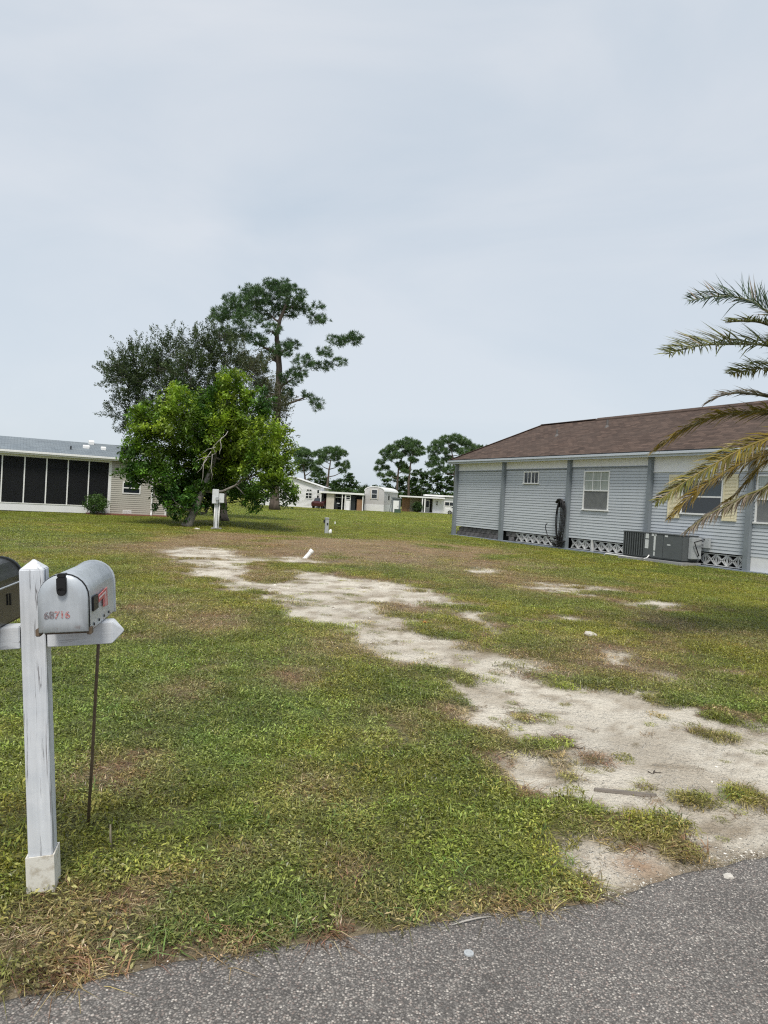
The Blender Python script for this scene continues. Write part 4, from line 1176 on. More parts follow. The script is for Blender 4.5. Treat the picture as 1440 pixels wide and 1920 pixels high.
for i, (lb_, tr, cl) in enumerate(FAR_BUSH):
    rng = np.random.default_rng(60 + i)
    tree_object('leafy_tree', (tr[0][0], tr[0][1], -.05), lb_, tr, .22, cl, 'leaf', M['bark_dark'], rng, 'dark leafy trees behind the trailers', dens=.42, leaf=.50, tintf=tint_hedge, limb_r=.07, twig=False)

# far wood closing the horizon
def far_wood():
    rng = np.random.default_rng(77)
    n = 5200
    x = rng.uniform(-190, 190, n)
    y = 215 + rng.normal(0, 4, n)
    top = 2.5 + 3.0 * fbm(x * .09, x * 0, 311, 4)
    z = rng.uniform(0, 1, n) ** .7 * top
    per = 5
    C = np.repeat(np.stack([x, y, z], 1), per, 0) + rng.normal(0, .9, (n * per, 3))
    C[:, 2] = np.maximum(C[:, 2], .3)
    V, F, t = leaf_cloud(C, 1.5, tint_hedge(C, rng), rng, .7)
    o = link('far_wood', np_mesh('far_wood', V, F, t), M['leaf'])
    tag(o, 'low dark wood along the horizon behind the far houses', 'wood', kind='stuff')
far_wood()

# far cabbage palm
def far_palm():
    root = empty('cabbage_palm', (-3.15, 115, -.05), 0, 'small cabbage palm with brown skirt between carport and grey trailer', 'palm tree')
    m = MB(); m.tube([(0, 0, -.05), (0.03, 0, 1.4), (-.04, 0, 2.9)], [.24, .19, .2], 9); m.build('trunk', M['bark_pine'], root, 0, True)
    rng = np.random.default_rng(5)
    Vs, Fs, Ts, nb = [], [], [], 0
    for k in range(46):
        el = rng.uniform(-.9, 1.4)
        az = rng.uniform(0, 2 * math.pi)
        d = np.array((math.cos(az) * math.cos(el), math.sin(az) * math.cos(el), math.sin(el)))
        c = np.array((-.04, 0, 2.95)) + d * rng.uniform(.5, 1.05)
        t = np.array((.12, .085, .045)) if el < -.35 else np.array((.05, .085, .03))
        T = np.repeat((t * rng.uniform(.7, 1.3))[None], 18, 0)
        C = np.repeat(c[None], 18, 0)
        dd = unit(d[None] * .9 + rng.normal(0, .55, (18, 3)))
        s = unit(np.cross(dd, rng.normal(0, 1, (18, 3)))) * .035
        L = rng.uniform(.4, .7, (18, 1))
        V = np.stack([C - s, C + s, C + dd * L], 1).reshape(-1, 3)
        i = np.arange(18) * 3
        Vs.append(V); Fs.append(np.stack([i, i + 1, i + 2], 1) + nb); Ts.append(np.repeat(T, 3, 0)); nb += len(V)
    link('crown', np_mesh('crown', np.concatenate(Vs), np.concatenate(Fs), np.concatenate(Ts)), M['frond'], root)
far_palm()

# shrubs
def shrub(name, loc, r, label, seed, dens=1.0, leaf=.07, tf=None, h=1.0):
    root = empty(name, loc, 0, label, 'shrub')
    rng = np.random.default_rng(seed)
    mb = MB()
    tips = []
    for k in range(16):
        d = unit(rng.normal(0, 1, 3) + np.array((0, 0, .9)))
        d[2] = abs(d[2]) + .1
        e = np.array((0, 0, .15 * r)) + d * r * np.array((1, 1, 1.15 * h)) * rng.uniform(.7, .95)
        tips.append(e)
        mb.tube(limb_pts((rng.normal(0, .05), rng.normal(0, .05), -.03), e, rng, -.04, 4), [.018, .015, .012, .009, .005], 5, False)
    mb.build('stem', M['bark_dark'], root)
    n = int(130 * dens)
    sc = unit(rng.normal(0, 1, (n, 3))); sc[:, 2] = sc[:, 2] * .85 * h
    sc = sc * r * rng.uniform(.3, 1.0, (n, 1)) ** .5 + np.array((0, 0, r * .95 * h))
    per = 22
    C = np.repeat(sc, per, 0) + rng.normal(0, r * .11, (n * per, 3))
    C[:, 2] = np.maximum(C[:, 2], .04)
    T = np.repeat((tf or tint_hedge)(sc * 3, rng), per, 0)
    V, F, t = leaf_cloud(C, leaf, T, rng)
    link('foliage', np_mesh('foliage', V, F, t), M['leaf'], root)
lx = Matrix.Rotation(ANG, 3, 'Z')
p = Vector((-13.36, 39.1, 0)) + lx @ Vector((-2.75, -.72, 0))
shrub('porch_shrub', (p.x, p.y, -.02), .62, 'round dark green shrub beside the screened porch', 91, 1.1, .10, lambda P, r: tint_hedge(P, r) * np.array((1.5, 1.5, 1.2)))
shrub('carport_shrub', (5.35, 111.2, -.03), .95, 'rounded green shrub under the far white carport', 92, 1.0, .2)

# ------------------------------------------------------------------ date palm at the right edge
def catmull(P, n):
    P = [np.array(p, float) for p in P]
    P = [2 * P[0] - P[1]] + P + [2 * P[-1] - P[-2]]
    out_ = []
    for i in range(1, len(P) - 2):
        for k in range(n):
            t = k / n
            a, b, c, d = P[i - 1], P[i], P[i + 1], P[i + 2]
            out_.append(.5 * ((2 * b) + (-a + c) * t + (2 * a - 5 * b + 4 * c - d) * t * t + (-a + 3 * b - 3 * c + d) * t ** 3))
    out_.append(P[-2])
    return np.array(out_)

def palm():
    C0 = np.array((5.92, 9.0, 3.15))
    base = np.array((6.02, 9.05, 0.0))
    root = empty('date_palm', tuple(base), 0, 'date palm with yellowing lower fronds at the right edge', 'palm tree')
    m = MB()
    rng = np.random.default_rng(12)
    pts = [base * (1 - t) + C0 * t - base for t in np.linspace(0, 1, 12)]
    pts[0][2] = -.1
    m.tube(pts, [.30, .25, .23, .22, .22, .22, .22, .23, .25, .27, .26, .14], 12)
    for k in range(90):                         # old leaf bases
        z = .15 + 2.9 * k / 90
        a = k * 2.4
        c = base * (1 - z / 3.15) + C0 * (z / 3.15) - base
        rd = Vector((math.cos(a), math.sin(a), 0))
        q = Vector(c) + rd * .20
        m.bar(q, q + rd * .09 + Vector((0, 0, .14)), .11, .05, tuple(rd))
    m.build('trunk', M['bark_pine'], root)
    GR, OL, YE, DE = np.array((.055, .085, .05)), np.array((.115, .12, .028)), np.array((.29, .20, .035)), np.array((.22, .175, .135))
    seen = [
     ([(5.27, 9.06, 4.09), (4.87, 9.12, 4.36), (4.62, 9.18, 4.52), (4.3, 9.24, 4.57), (3.88, 9.3, 4.5)], GR, GR, .26, .75, 0),
     ([(5.31, 8.88, 3.88), (4.68, 8.75, 4.09), (4.35, 8.62, 4.08), (4.03, 8.5, 4.02)], GR, OL, .16, .2, 0),
     ([(5.33, 8.88, 3.68), (4.71, 8.76, 3.83), (4.13, 8.64, 3.79), (3.73, 8.52, 3.72), (3.29, 8.4, 3.57)], GR, OL, .28, .45, 0),
     ([(5.58, 9.12, 3.18), (5.01, 9.24, 3.28), (4.7, 9.36, 3.33), (4.48, 9.48, 3.29), (4.34, 9.6, 3.19)], OL, DE, .19, .3, .1),
     ([(5.51, 9.0, 3.09), (4.79, 9.0, 3.04), (4.35, 9.0, 2.98), (3.92, 9.0, 2.81), (3.43, 9.0, 2.44)], OL, YE, .28, -.3, .25),
     ([(5.41, 8.93, 2.9), (4.84, 8.87, 2.68), (4.46, 8.8, 2.51), (4.09, 8.73, 2.29), (3.73, 8.67, 2.06), (3.35, 8.6, 1.77)], YE, OL, .26, .6, .2),
     ([(5.49, 9.05, 2.85), (4.98, 9.1, 2.53), (4.7, 9.15, 2.38), (4.41, 9.2, 2.19), (4.1, 9.25, 1.92), (3.82, 9.3, 1.58)], YE, YE, .26, .3, .3),
     ([(5.63, 9.16, 2.84), (5.11, 9.32, 2.45), (5.02, 9.48, 2.27), (4.87, 9.64, 1.99), (4.75, 9.8, 1.83)], YE, YE, .22, .2, .4),
     ([(5.52, 8.97, 2.6), (4.92, 8.93, 2.09), (4.64, 8.9, 1.95), (4.37, 8.87, 1.8), (4.09, 8.83, 1.64), (3.83, 8.8, 1.43)], OL, DE, .25, .1, .7)]
    for k in range(15):                         # the rest of the crown, out of the photograph
        az = -1.25 + 2.9 * k / 14 + rng.normal(0, .06)
        el = rng.uniform(-.5, 1.15)
        d = np.array((math.cos(az), math.sin(az), 0))
        L = rng.uniform(2.3, 2.8)
        pl = []
        for t in (.2, .45, .7, 1.0):
            pl.append(tuple(C0 + d * L * t * math.cos(el * (1 - .4 * t)) + np.array((0, 0, L * (math.sin(el) * t - .35 * t * t)))))
        seen.append((pl, GR if el > .2 else OL, OL if el > 0 else YE, .3, rng.uniform(-.5, .7), .1 if el > 0 else .35))
    for pl, ca, cb, LL, tw, dr in seen:
        P = catmull([C0] + pl, 12) - base
        n = len(P)
        seg = np.linalg.norm(np.diff(P, axis=0), axis=1)
        s = np.concatenate([[0], np.cumsum(seg)]); S = s[-1]
        rc = MB(); rc.tube([tuple(q) for q in P[::2]], [.022 * (1 - .85 * i / (len(P[::2]) - 1)) + .002 for i in range(len(P[::2]))], 5)
        nl = int(S / .017)
        Vs, Ts = [], []
        for sd in (-1, 1):
            tt = np.linspace(.14, .99, nl) + rng.normal(0, .004, nl)
            tt = np.clip(tt, .1, .995)
            pos = np.stack([np.interp(tt * S, s, P[:, i]) for i in range(3)], 1)
            p2 = np.stack([np.interp(np.minimum(tt * S + .05, S), s, P[:, i]) for i in range(3)], 1)
            p1 = np.stack([np.interp(np.maximum(tt * S - .05, 0), s, P[:, i]) for i in range(3)], 1)
            T = unit(p2 - p1)
            side = unit(np.cross(T, np.array((0, 0, 1.)))) * sd
            up = unit(np.cross(side * sd, T))
            sv = side * math.cos(tw) + up * sd * math.sin(tw)          # twist of the frond's plane
            nv = up * math.cos(tw) - side * sd * math.sin(tw)
            L = (1.4 if dr < .05 else 1.15) * LL * (.45 + .75 * np.sin(np.pi * np.clip(tt * .9 + .05, 0, 1)) ** .8) * (1 - .35 * sstep(.85, 1, tt)) * rng.uniform(.8, 1.15, nl)
            d = unit(T * rng.uniform(.55, .95, (nl, 1)) * (1.7 if dr > .05 else 1.0) + sv * .85 + nv * rng.uniform(.1, .55, (nl, 1)) + np.array((0, 0, -dr)) + rng.normal(0, .17, (nl, 3)))
            d2 = unit(d + np.array((0, 0, -.25 - .8 * dr)) * rng.uniform(.4, 1.2, (nl, 1)))
            w = unit(np.cross(d, nv + rng.normal(0, .4, (nl, 3)))) * .0088
            m1 = pos + d * L[:, None] * .5
            tip = m1 + d2 * L[:, None] * .5
            Vs.append(np.stack([pos - w * .7, pos + w * .7, m1 + w, tip, m1 - w], 1).reshape(-1, 3))
            k = np.clip(tt + rng.normal(0, .18, nl), 0, 1)[:, None]
            c = (ca * (1 - k) + cb * k) * rng.uniform(.7, 1.3, (nl, 1))
            dead = (rng.random(nl) < .08 + .25 * dr)[:, None]
            c = np.where(dead, DE * rng.uniform(.7, 1.2, (nl, 1)), c)
            Ts.append(np.repeat(c, 5, 0))
        V = np.concatenate(Vs)
        i = np.arange(len(V) // 5) * 5
        F = np.concatenate([np.stack([i, i + 1, i + 2], 1), np.stack([i, i + 2, i + 4], 1), np.stack([i + 4, i + 2, i + 3], 1)])
        nb = len(V)
        rv = np.array(rc.v)
        rt = []
        for f in rc.f:
            for q in range(1, len(f) - 1): rt.append((f[0] + nb, f[q] + nb, f[q + 1] + nb))
        rcol = np.repeat((ca * .6 + np.array((.12, .10, .03)))[None], len(rv), 0)
        link('frond', np_mesh('frond', np.concatenate([V, rv]), np.concatenate([F, np.array(rt)]), np.concatenate(Ts + [rcol])), M['frond'], root)
palm()

# ------------------------------------------------------------------ mailboxes
def painted_wood():
    g = NG('peeling_white_paint')
    v = g.coord('Object', (1, 1, 1))
    vs_ = g.coord('Object', (14, 14, 0.55))
    grain = g.noise(g.coord('Object', (60, 60, 2.2)), 1.0, 4, .6)
    base = g.ramp(g.noise(v, 9, 5, .6), [(0.3, (.56, .59, .63)), (0.7, (.68, .70, .73))])
    cr = g.noise(vs_, 1.35, 8, .68)
    crack = g.ramp(cr, [(0.60, 0.0), (0.63, 1.0)])
    c = g.mix(1.0, base, g.ramp(grain, [(0.3, .88), (0.7, 1.04)]), 'MULTIPLY')
    ln = g.n('ShaderNodeMath', {'operation': 'SUBTRACT'}, i0=g.noise(g.coord('Object', (15, 15, .8)), 1.0, 5, .55), i1=.5).outputs[0]
    ln = g.n('ShaderNodeMath', {'operation': 'ABSOLUTE'}, i0=ln).outputs[0]
    ln = g.ramp(ln, [(0.002, 1.0), (0.008, 0.0)])
    msk = g.ramp(g.noise(g.coord('Object', (3, 3, 2.2)), 1.3, 3, .5), [(0.50, 0.0), (0.56, .9)])
    c = g.mix(g.mix(1.0, ln, msk, 'MULTIPLY'), c, (.12, .115, .12))
    c = g.mix(crack, c, (.10, .095, .10))
    n2 = g.noise(g.coord('Object', (30, 30, 1.0)), 1.0, 6, .6)
    c = g.mix(g.ramp(n2, [(0.64, 0.0), (0.67, .8)]), c, (.16, .15, .155))
    return g.done(g.bsdf(c, .55, g.bump(g.mix(.5, grain, cr), .35, .004), .35))
M['pwood'] = painted_wood()
def painted_wood_x():
    g = NG('peeling_white_paint_arm')
    v = g.coord('Object')
    grain = g.noise(g.coord('Object', (2.2, 60, 60)), 1.0, 4, .6)
    base = g.ramp(g.noise(v, 9, 5, .6), [(0.3, (.56, .59, .63)), (0.7, (.68, .70, .73))])
    cr = g.noise(g.coord('Object', (1.1, 16, 16)), 1.3, 8, .66)
    c = g.mix(1.0, base, g.ramp(grain, [(0.3, .88), (0.7, 1.04)]), 'MULTIPLY')
    c = g.mix(g.ramp(cr, [(0.59, 0.0), (0.62, .85)]), c, (.13, .125, .13))
    return g.done(g.bsdf(c, .55, g.bump(g.mix(.5, grain, cr), .35, .004), .35))
M['pwood_x'] = painted_wood_x()

def sheet_metal(name, c1, c2, rough, metal, rust, rust_amt):
    g = NG(name)
    v = g.coord('Object')
    nz = g.noise(v, 14, 6, .65)
    c = g.ramp(nz, [(0.25, c1), (0.75, c2)])
    streak = g.noise(g.coord('Object', (40, 40, 3)), 1.0, 4, .6)
    c = g.mix(1.0, c, g.ramp(streak, [(0.3, .9), (0.7, 1.05)]), 'MULTIPLY')
    sx = g.n('ShaderNodeSeparateXYZ', Vector=v)
    low = g.ramp(sx.outputs['Z'], [(0.0, 1.0), (0.035, 0.0)])
    rn = g.ramp(g.noise(v, 38, 6, .7), [(0.56 - rust_amt, 0.0), (0.64 - rust_amt, .8)])
    rr = g.mix(1.0, low, rn, 'MULTIPLY')
    sp = g.ramp(g.noise(v, 70, 4, .7), [(0.70, 0.0), (0.74, .6)])
    c = g.mix(rr, c, rust)
    c = g.mix(sp, c, (.25, .19, .16))
    b = g.bsdf(c, rough, g.bump(g.noise(v, 8, 3, .5), .12, .01), .5, metal)
    return g.done(b)
M['galv'] = sheet_metal('galvanised_sheet', (.42, .455, .49), (.53, .565, .60), .38, .25, (.20, .085, .04), .02)
M['gunmetal'] = sheet_metal('dark_sheet', (.018, .019, .016), (.034, .035, .029), .30, .4, (.12, .06, .03), 0)
M['flag_red'] = pm('flag_red', (.50, .12, .12), .2, 40, .5, 0, 40, (.60, .38, .38), .35, 60)
M['decal_pale'] = pm('decal_pale', (.66, .60, .60), .1, 40, .5)
M['num_red'] = pm('number_red', (.38, .10, .09), .3, 90, .6, 0, 40, (.55, .56, .58), .55, 120)
M['num_dark'] = pm('number_dark', (.16, .13, .14), .3, 90, .6, 0, 40, (.5, .5, .52), .45, 120)
M['rust_rod'] = pm('rusty_rod', (.13, .095, .065), .3, 30, .7, .3, 60)
M['sleeve'] = pm('sleeve_white', (.66, .64, .585), .07, 14, .6, .2, 80, (.36, .31, .23), .33, 22)

PBASE = Vector((-1.292, 2.785, -.02))
PROT = (R(0.6), R(-4.0), R(13.5))
post = empty('mailbox_post', PBASE, 0, 'white peeling wooden mailbox post with a cross arm by the road', 'post', rot=PROT)
m = MB()
hw = .0445
m.add([(-hw, -hw, 0.0), (hw, -hw, 0), (hw, hw, 0), (-hw, hw, 0), (-hw, -hw, 1.295), (hw, -hw, 1.295), (hw, hw, 1.295), (-hw, hw, 1.295), (0, 0, 1.335)],
      [(3, 2, 1, 0), (0, 1, 5, 4), (1, 2, 6, 5), (2, 3, 7, 6), (3, 0, 4, 7), (4, 5, 8), (5, 6, 8), (6, 7, 8), (7, 4, 8)])
m.build('upright', M['pwood'], post, .003)
for sx in (-1, 1):
    L = .335 if sx > 0 else .5
    m = MB(); a0 = sx * .0495; a1 = sx * (L - .045)
    z0, z1, yy = .985, 1.072, .042
    q = [(a0, -yy, z0), (a0, yy, z0), (a0, yy, z1), (a0, -yy, z1), (a1, -yy, z0), (a1, yy, z0), (a1, yy, z1), (a1, -yy, z1), (sx * L, 0, (z0 + z1) / 2)]
    m.add(q, [(0, 1, 2, 3), (0, 4, 5, 1), (1, 5, 6, 2), (2, 6, 7, 3), (3, 7, 4, 0), (4, 8, 5), (5, 8, 6), (6, 8, 7), (7, 8, 4)])
    m.build('arm', M['pwood_x'], post, .003)
m = MB(); m.box(-.0495, .0495, -.03, .03, 1.0, 1.06); m.build('arm_joint', M['dark'], post)
m = MB()
so, si = .0525, .0465
for x0, x1, y0, y1 in ((-so, so, -so, -si), (-so, so, si, so), (-so, -si, -si, si), (si, so, -si, si)): m.box(x0, x1, y0, y1, 0.0, .150)
m.build('sleeve', M['sleeve'], post)

def mail_profile(w, h, n=14):
    r = w / 2
    pts = [(-r, 0), (r, 0), (r, h - r)]
    pts += [(r * math.cos(a), h - r + r * math.sin(a)) for a in np.linspace(0, math.pi, n)[1:-1]]
    return pts + [(-r, h - r)]

def mailbox(lx_, label, mat, w, h, L, y0, numbers, flag):
    o = empty('mailbox', (0, 0, 0), 0, label, 'mailbox', 'mailboxes on the post arm')
    Rm = (Matrix.Rotation(PROT[2], 3, 'Z') @ Matrix.Rotation(PROT[1], 3, 'Y') @ Matrix.Rotation(PROT[0], 3, 'X'))
    o.location = PBASE + Rm @ Vector((lx_, 0, 1.078))
    o.rotation_euler = (PROT[0], PROT[1], PROT[2] - R(3.5))
    def prof(s, y, dz=0): return [(x * s, y, (z - h / 2) * s + h / 2 + dz) for x, z in mail_profile(w, h)]
    # shell: open at the front, with a rolled rim
    n = len(prof(1, 0))
    m = MB()
    ring = lambda s, y: prof(s, y)
    rings = [ring(1.0, y0 + .004), ring(1.0, y0 + L)]
    vs_ = rings[0] + rings[1]
    m.add(vs_, [(i, (i + 1) % n, n + (i + 1) % n, n + i) for i in range(n)] + [tuple(range(n, 2 * n))])
    sh = m.build('shell', mat, o)
    for p in sh.data.polygons: p.use_smooth = len(p.vertices) == 4 and abs(p.normal.z) > .02
    # raised rims
    for y, t, s in ((y0 + .004, .018, 1.022), (y0 + L - .012, .014, 1.045)):
        m = MB()
        a, b = prof(s, y), prof(s, y + t)
        ai, bi = prof(.985, y), prof(.985, y + t)
        m.add(a + b + ai + bi, [(i, (i + 1) % n, n + (i + 1) % n, n + i) for i in range(n)] + [(i, 2 * n + i, 2 * n + (i + 1) % n, (i + 1) % n) for i in range(n)] + [(n + i, n + (i + 1) % n, 3 * n + (i + 1) % n, 3 * n + i) for i in range(n)])
        m.build('rim', mat if y < 0 else M['acdark'] if mat is M['gunmetal'] else mat, o)
    m = MB(); gr = prof(1.012, y0 + .0042); m.extrude(gr, (0, -.0045, 0)); m.build('door_gap', M['black'], o)
    # door: slightly domed plate with a turned edge
    m = MB()
    rr = [(.95, y0 - .0015), (.982, y0 - .003), (.982, y0 - .010), (.955, y0 - .014), (.6, y0 - .0165)]
    allv = []
    for s, y in rr: allv += prof(s, y)
    fs = []
    for k in range(len(rr) - 1): fs += [(k * n + i, k * n + (i + 1) % n, (k + 1) * n + (i + 1) % n, (k + 1) * n + i) for i in range(n)]
    fs.append(tuple((len(rr) - 1) * n + i for i in range(n)))
    m.add(allv, fs)
    d = m.build('door', mat, o, 0, True)
    m = MB(); m.box(-.017, .017, y0 - .030, y0 - .012, h - .062, h - .012)
    m.tube([(0, y0 - .030, h - .062), (0, y0 - .014, h - .062)], .017, 14)
    m.box(-.015, .015, y0 - .026, y0 + .012, h - .012, h + .003)
    m.build('latch', M['black'], d, .0025)
    m = MB(); m.box(-w / 2 + .012, w / 2 - .012, y0 + .03, y0 + L - .02, -.012, .0015); m.build('mounting_tray', M['rust_rod'], o)
    if numbers:
        xs = -.066
        for k, ch in enumerate(numbers):
            cu = bpy.data.curves.new('house_number', 'FONT'); cu.body = ch; cu.size = .037; cu.extrude = .0004; cu.offset = .0008
            t = bpy.data.objects.new('tmp_number', cu); col.objects.link(t)
            bpy.context.view_layer.update()
            me = bpy.data.meshes.new_from_object(t.evaluated_get(bpy.context.evaluated_depsgraph_get()))
            bpy.data.objects.remove(t)
            q = link('house_number', me, None, d)
            me.materials.clear(); me.materials.append(M['num_dark'] if k < 2 else M['num_red'])
            q.rotation_euler = (R(90), 0, 0); q.location = (xs + k * .0182, y0 - .0180, .056 + .001 * (k % 2))
    if flag:
        x = w / 2
        m = MB(); m.box(x + .0, x + .008, y0 + .035, y0 + .115, .066, .124); fb = m.build('flag_bracket', M['black'], o, .003)
        f = MB()
        f.extrude([(x + .006, y0 + .115, .116), (x + .006, y0 + .265, .128), (x + .006, y0 + .265, .054), (x + .006, y0 + .195, .058), (x + .006, y0 + .195, .096), (x + .006, y0 + .115, .088)], (.003, 0, 0))
        fl = f.build('flag', M['flag_red'], o)
        f = MB(); f.extrude([(x + .0092, y0 + .12, .107), (x + .0092, y0 + .238, .116), (x + .0092, y0 + .238, .059), (x + .0092, y0 + .228, .060), (x + .0092, y0 + .228, .110), (x + .0092, y0 + .12, .101)], (.0006, 0, 0))
        f.build('flag_stripe', M['decal_pale'], fl)
        for k in range(4):
            yv = y0 + .06 + k * .085
            r_ = MB(); r_.tube([(x - .001, yv, .016), (x + .004, yv, .016)], .0055, 8); r_.build('bolt', M['acdark'], o)
        for sx in (-1, 1):
            r_ = MB(); r_.box(sx * (w / 2) - .012, sx * (w / 2) + .006, y0 - .004, y0 + .03, -.012, .016); r_.build('hinge', M['rust_rod'], o, .003)
    else:
        # pressed side seam, paler metal painting its highlight, and an old number
        x = w / 2
        m = MB(); m.tube([(x + .001, y0 + .03, h - w / 2 - .006), (x + .001, y0 + L - .02, h - w / 2 - .006)], .004, 6); m.build('seam', M['galv'], o)
        m = MB(); m.box(x, x + .003, y0 + .27, y0 + .285, .07, .115); m.box(x, x + .003, y0 + .30, y0 + .312, .065, .112); m.build('number_mark', M['black'], o)
    return o
mailbox(.168, 'pale grey metal mailbox with red flag and worn house number', M['galv'], .178, .218, .45, -.235, '68716', True)
mailbox(-.205, 'dark olive metal mailbox cut by the left edge', M['gunmetal'], .188, .245, .47, -.235, '', False)

m = MB(); m.tube([(0, 0, -.05), (.045, -.1, .35), (.095, -.22, .75), (.125, -.29, .955)], [.0075, .0075, .007, .007], 8)
o = m.build('support_rod', M['rust_rod'], None, 0, True); o.location = (-1.335, 3.30, -.02)
tag(o, 'thin rusty rod leaning up under the right mailbox arm', 'rod')
M['old_stake'] = pm('old_stake', (.24, .21, .15), .2, 30, .8)
m = MB(); m.tube([(0, 0, -.04), (-.010, .0, .05), (-.014, .004, .10)], [.005, .005, .0035], 7)
o = m.build('stake', M['old_stake'], None, 0, True); o.location = (-1.14, 3.10, -.01)
tag(o, 'short pale stake in the grass right of the mailbox post', 'stake')

# ------------------------------------------------------------------ meter pedestal, stub post, pipe and litter
ped = empty('meter_pedestal', (-7.51, 31.16, zg(-7.51, 31.16)), ANG * .4, 'white electric meter boxes on a pipe post before the bushy tree', 'meter')
m = MB(); m.box(-.05, .05, -.05, .05, -.05, 1.7); m.build('post', M['meter'], ped, .01)
for x in (-.085, .10):
    m = MB(); m.tube([(x, -.02, -.05), (x, -.02, 1.2)], .032, 9); m.build('conduit', M['pvc'], ped, 0, True)
m = MB(); m.box(-.22, .06, -.17, -.05, 1.13, 1.78); bx_ = m.build('meter_box', M['meter'], ped, .015)
m = MB(); m.tube([(.0, -.17, 1.36), (.0, -.26, 1.36)], .075, 14); m.build('meter_dial', M['metal_gray'], bx_)
m = MB(); m.box(.07, .30, -.13, -.03, 1.18, 1.60); m.build('breaker_box', M['meter'], ped, .012)
m = MB(); m.box(-.22, .26, -.22, .14, -.06, .05); m.build('footing', M['concrete'], ped, .02)

st = empty('utility_stub', (-2.64, 32.4, zg(-2.64, 32.4)), .3, 'short grey utility post standing in the far grass', 'post')
m = MB(); m.box(-.085, .085, -.07, .07, -.05, .66); m.build('body', M['metal_gray'], st, .012)
m = MB(); m.box(-.11, .10, -.09, .09, .66, .73); m.build('cap', M['metal_gray'], st, .02)
m = MB(); m.box(-.02, .05, -.10, -.07, .40, .48); m.build('outlet', M['acdark'], st, .004)
m = MB(); m.box(-.16, -.085, -.05, .03, .48, .62); m.build('side_box', M['acdark'], st, .01)
m = MB(); m.tube([(0, 0, -.04), (.0, 0, .12), (.02, 0, .2)], [.09, .075, .03], 10)
o = m.build('pipe_cap', M['pvc'], None, 0, True); o.location = (-2.44, 32.2, zg(-2.44, 32.2)); tag(o, 'small pale pipe cap at the foot of the grey utility post', 'pipe cap')
mk = empty('marker_stake', (-2.28, 32.6, zg(-2.28, 32.6)), 0, 'thin stake with white top right of the grey utility post', 'stake')
m = MB(); m.tube([(0, 0, -.05), (.01, 0, .48)], .008, 6); m.build('stem', M['rust_rod'], mk)
m = MB(); m.tube([(.01, 0, .44), (.012, 0, .55)], .03, 8); m.build('cap', M['pvc'], mk)

pp = empty('drain_pipe', (-1.95, 18.2, zg(-1.95, 18.2)), 0, 'white plastic drain pipe sticking out of the sandy grass', 'pipe')
a, b = Vector((-.09, -.03, -.08)), Vector((.12, .06, .19))
t = (b - a).normalized()
m = MB(); m.tube([a, b], .057, 18, False)
m.tube([a + t * .01, b - t * .001], .050, 18, False)
m.build('tube', M['pvc'], pp, 0, True)
m = MB(); m.tube([b - t * .075, b - t * .07, b + t * .004, b + t * .006], [.058, .068, .068, .05], 18, True); m.build('coupling', M['pvc'], pp, 0, False)

M['old_wood'] = pm('old_wood', (.20, .175, .15), .25, 3, .9, .5, 40, None, 0, 3, (2, 30, 30))
m = MB()
rng = random.Random(9)
for k in range(8):
    pass
m.add([(-.19, -.018, 0), (.17, -.022, 0), (.19, .016, 0), (-.18, .02, 0), (-.185, -.015, .014), (.168, -.012, .019), (.185, .012, .016), (-.178, .016, .012)], [(3, 2, 1, 0), (4, 5, 6, 7), (0, 1, 5, 4), (1, 2, 6, 5), (2, 3, 7, 6), (3, 0, 4, 7)])
o = m.build('plank', M['old_wood'], None, .003); o.location = (1.53, 4.105, -.045); o.rotation_euler = (R(4), R(1.5), R(-4)); tag(o, 'weathered grey plank half buried in the sandy track', 'plank')

def stone(name, loc, s, mat, label, cat, seed, rot=0):
    bm = bmesh.new(); bmesh.ops.create_icosphere(bm, subdivisions=2, radius=1)
    rg = random.Random(seed)
    for v in bm.verts:
        k = 1 + rg.uniform(-.18, .18); v.co = Vector((v.co.x * s[0] * k, v.co.y * s[1] * k, v.co.z * s[2] * k))
    me = bpy.data.meshes.new(name); bm.to_mesh(me); bm.free()
    o = link(name, me, mat); o.location = loc; o.rotation_euler.z = rot
    return tag(o, label, cat)
M['stone'] = pm('pale_stone', (.52, .49, .44), .15, 20, .9, .5, 60)
stone('stone', (2.8, 9.13, -.01), (.09, .07, .05), M['stone'], 'pale stone lying in the grass beyond the sandy track', 'stone', 1)
stone('stone', (1.675, 3.165, -.022), (.028, .02, .014), M['stone'], 'flat pale stone lying at the asphalt edge on the right', 'stone', 2, .3)
stone('stone', (-8.1, 30.2, zg(-8.1, 30.2) - .01), (.12, .08, .06), M['stone'], 'white stone at the foot of the meter pedestal', 'stone', 3)
M['leaf_orange'] = pm('dry_leaf_orange', (.42, .12, .03), .2, 30, .7)
m = MB(); m.add([(-.06, 0, .02), (-.01, .05, .05), (.07, .01, .03), (0, -.05, .045), (0, 0, .02)], [(0, 4, 1), (1, 4, 2), (2, 4, 3), (3, 4, 0)])
o = m.build('fallen_leaf', M['leaf_orange']); o.location = (.64, 9.36, -.035); tag(o, 'curled orange fallen leaf on the sandy track', 'leaf')
m = MB()
for k in range(24): pass
def ring_mesh(r0, r1, h):
    m = MB(); n = 24
    vs_ = []
    for (r_, z) in ((r1, 0), (r1 * .97, h), (r0 * 1.2, h), (r0, h * .35), (0.0005, h * .35)):
        vs_ += [(r_ * math.cos(2 * math.pi * k / n), r_ * math.sin(2 * math.pi * k / n), z) for k in range(n)]
    m.add(vs_, [(j * n + k, j * n + (k + 1) % n, (j + 1) * n + (k + 1) % n, (j + 1) * n + k) for j in range(4) for k in range(n)])
    return m
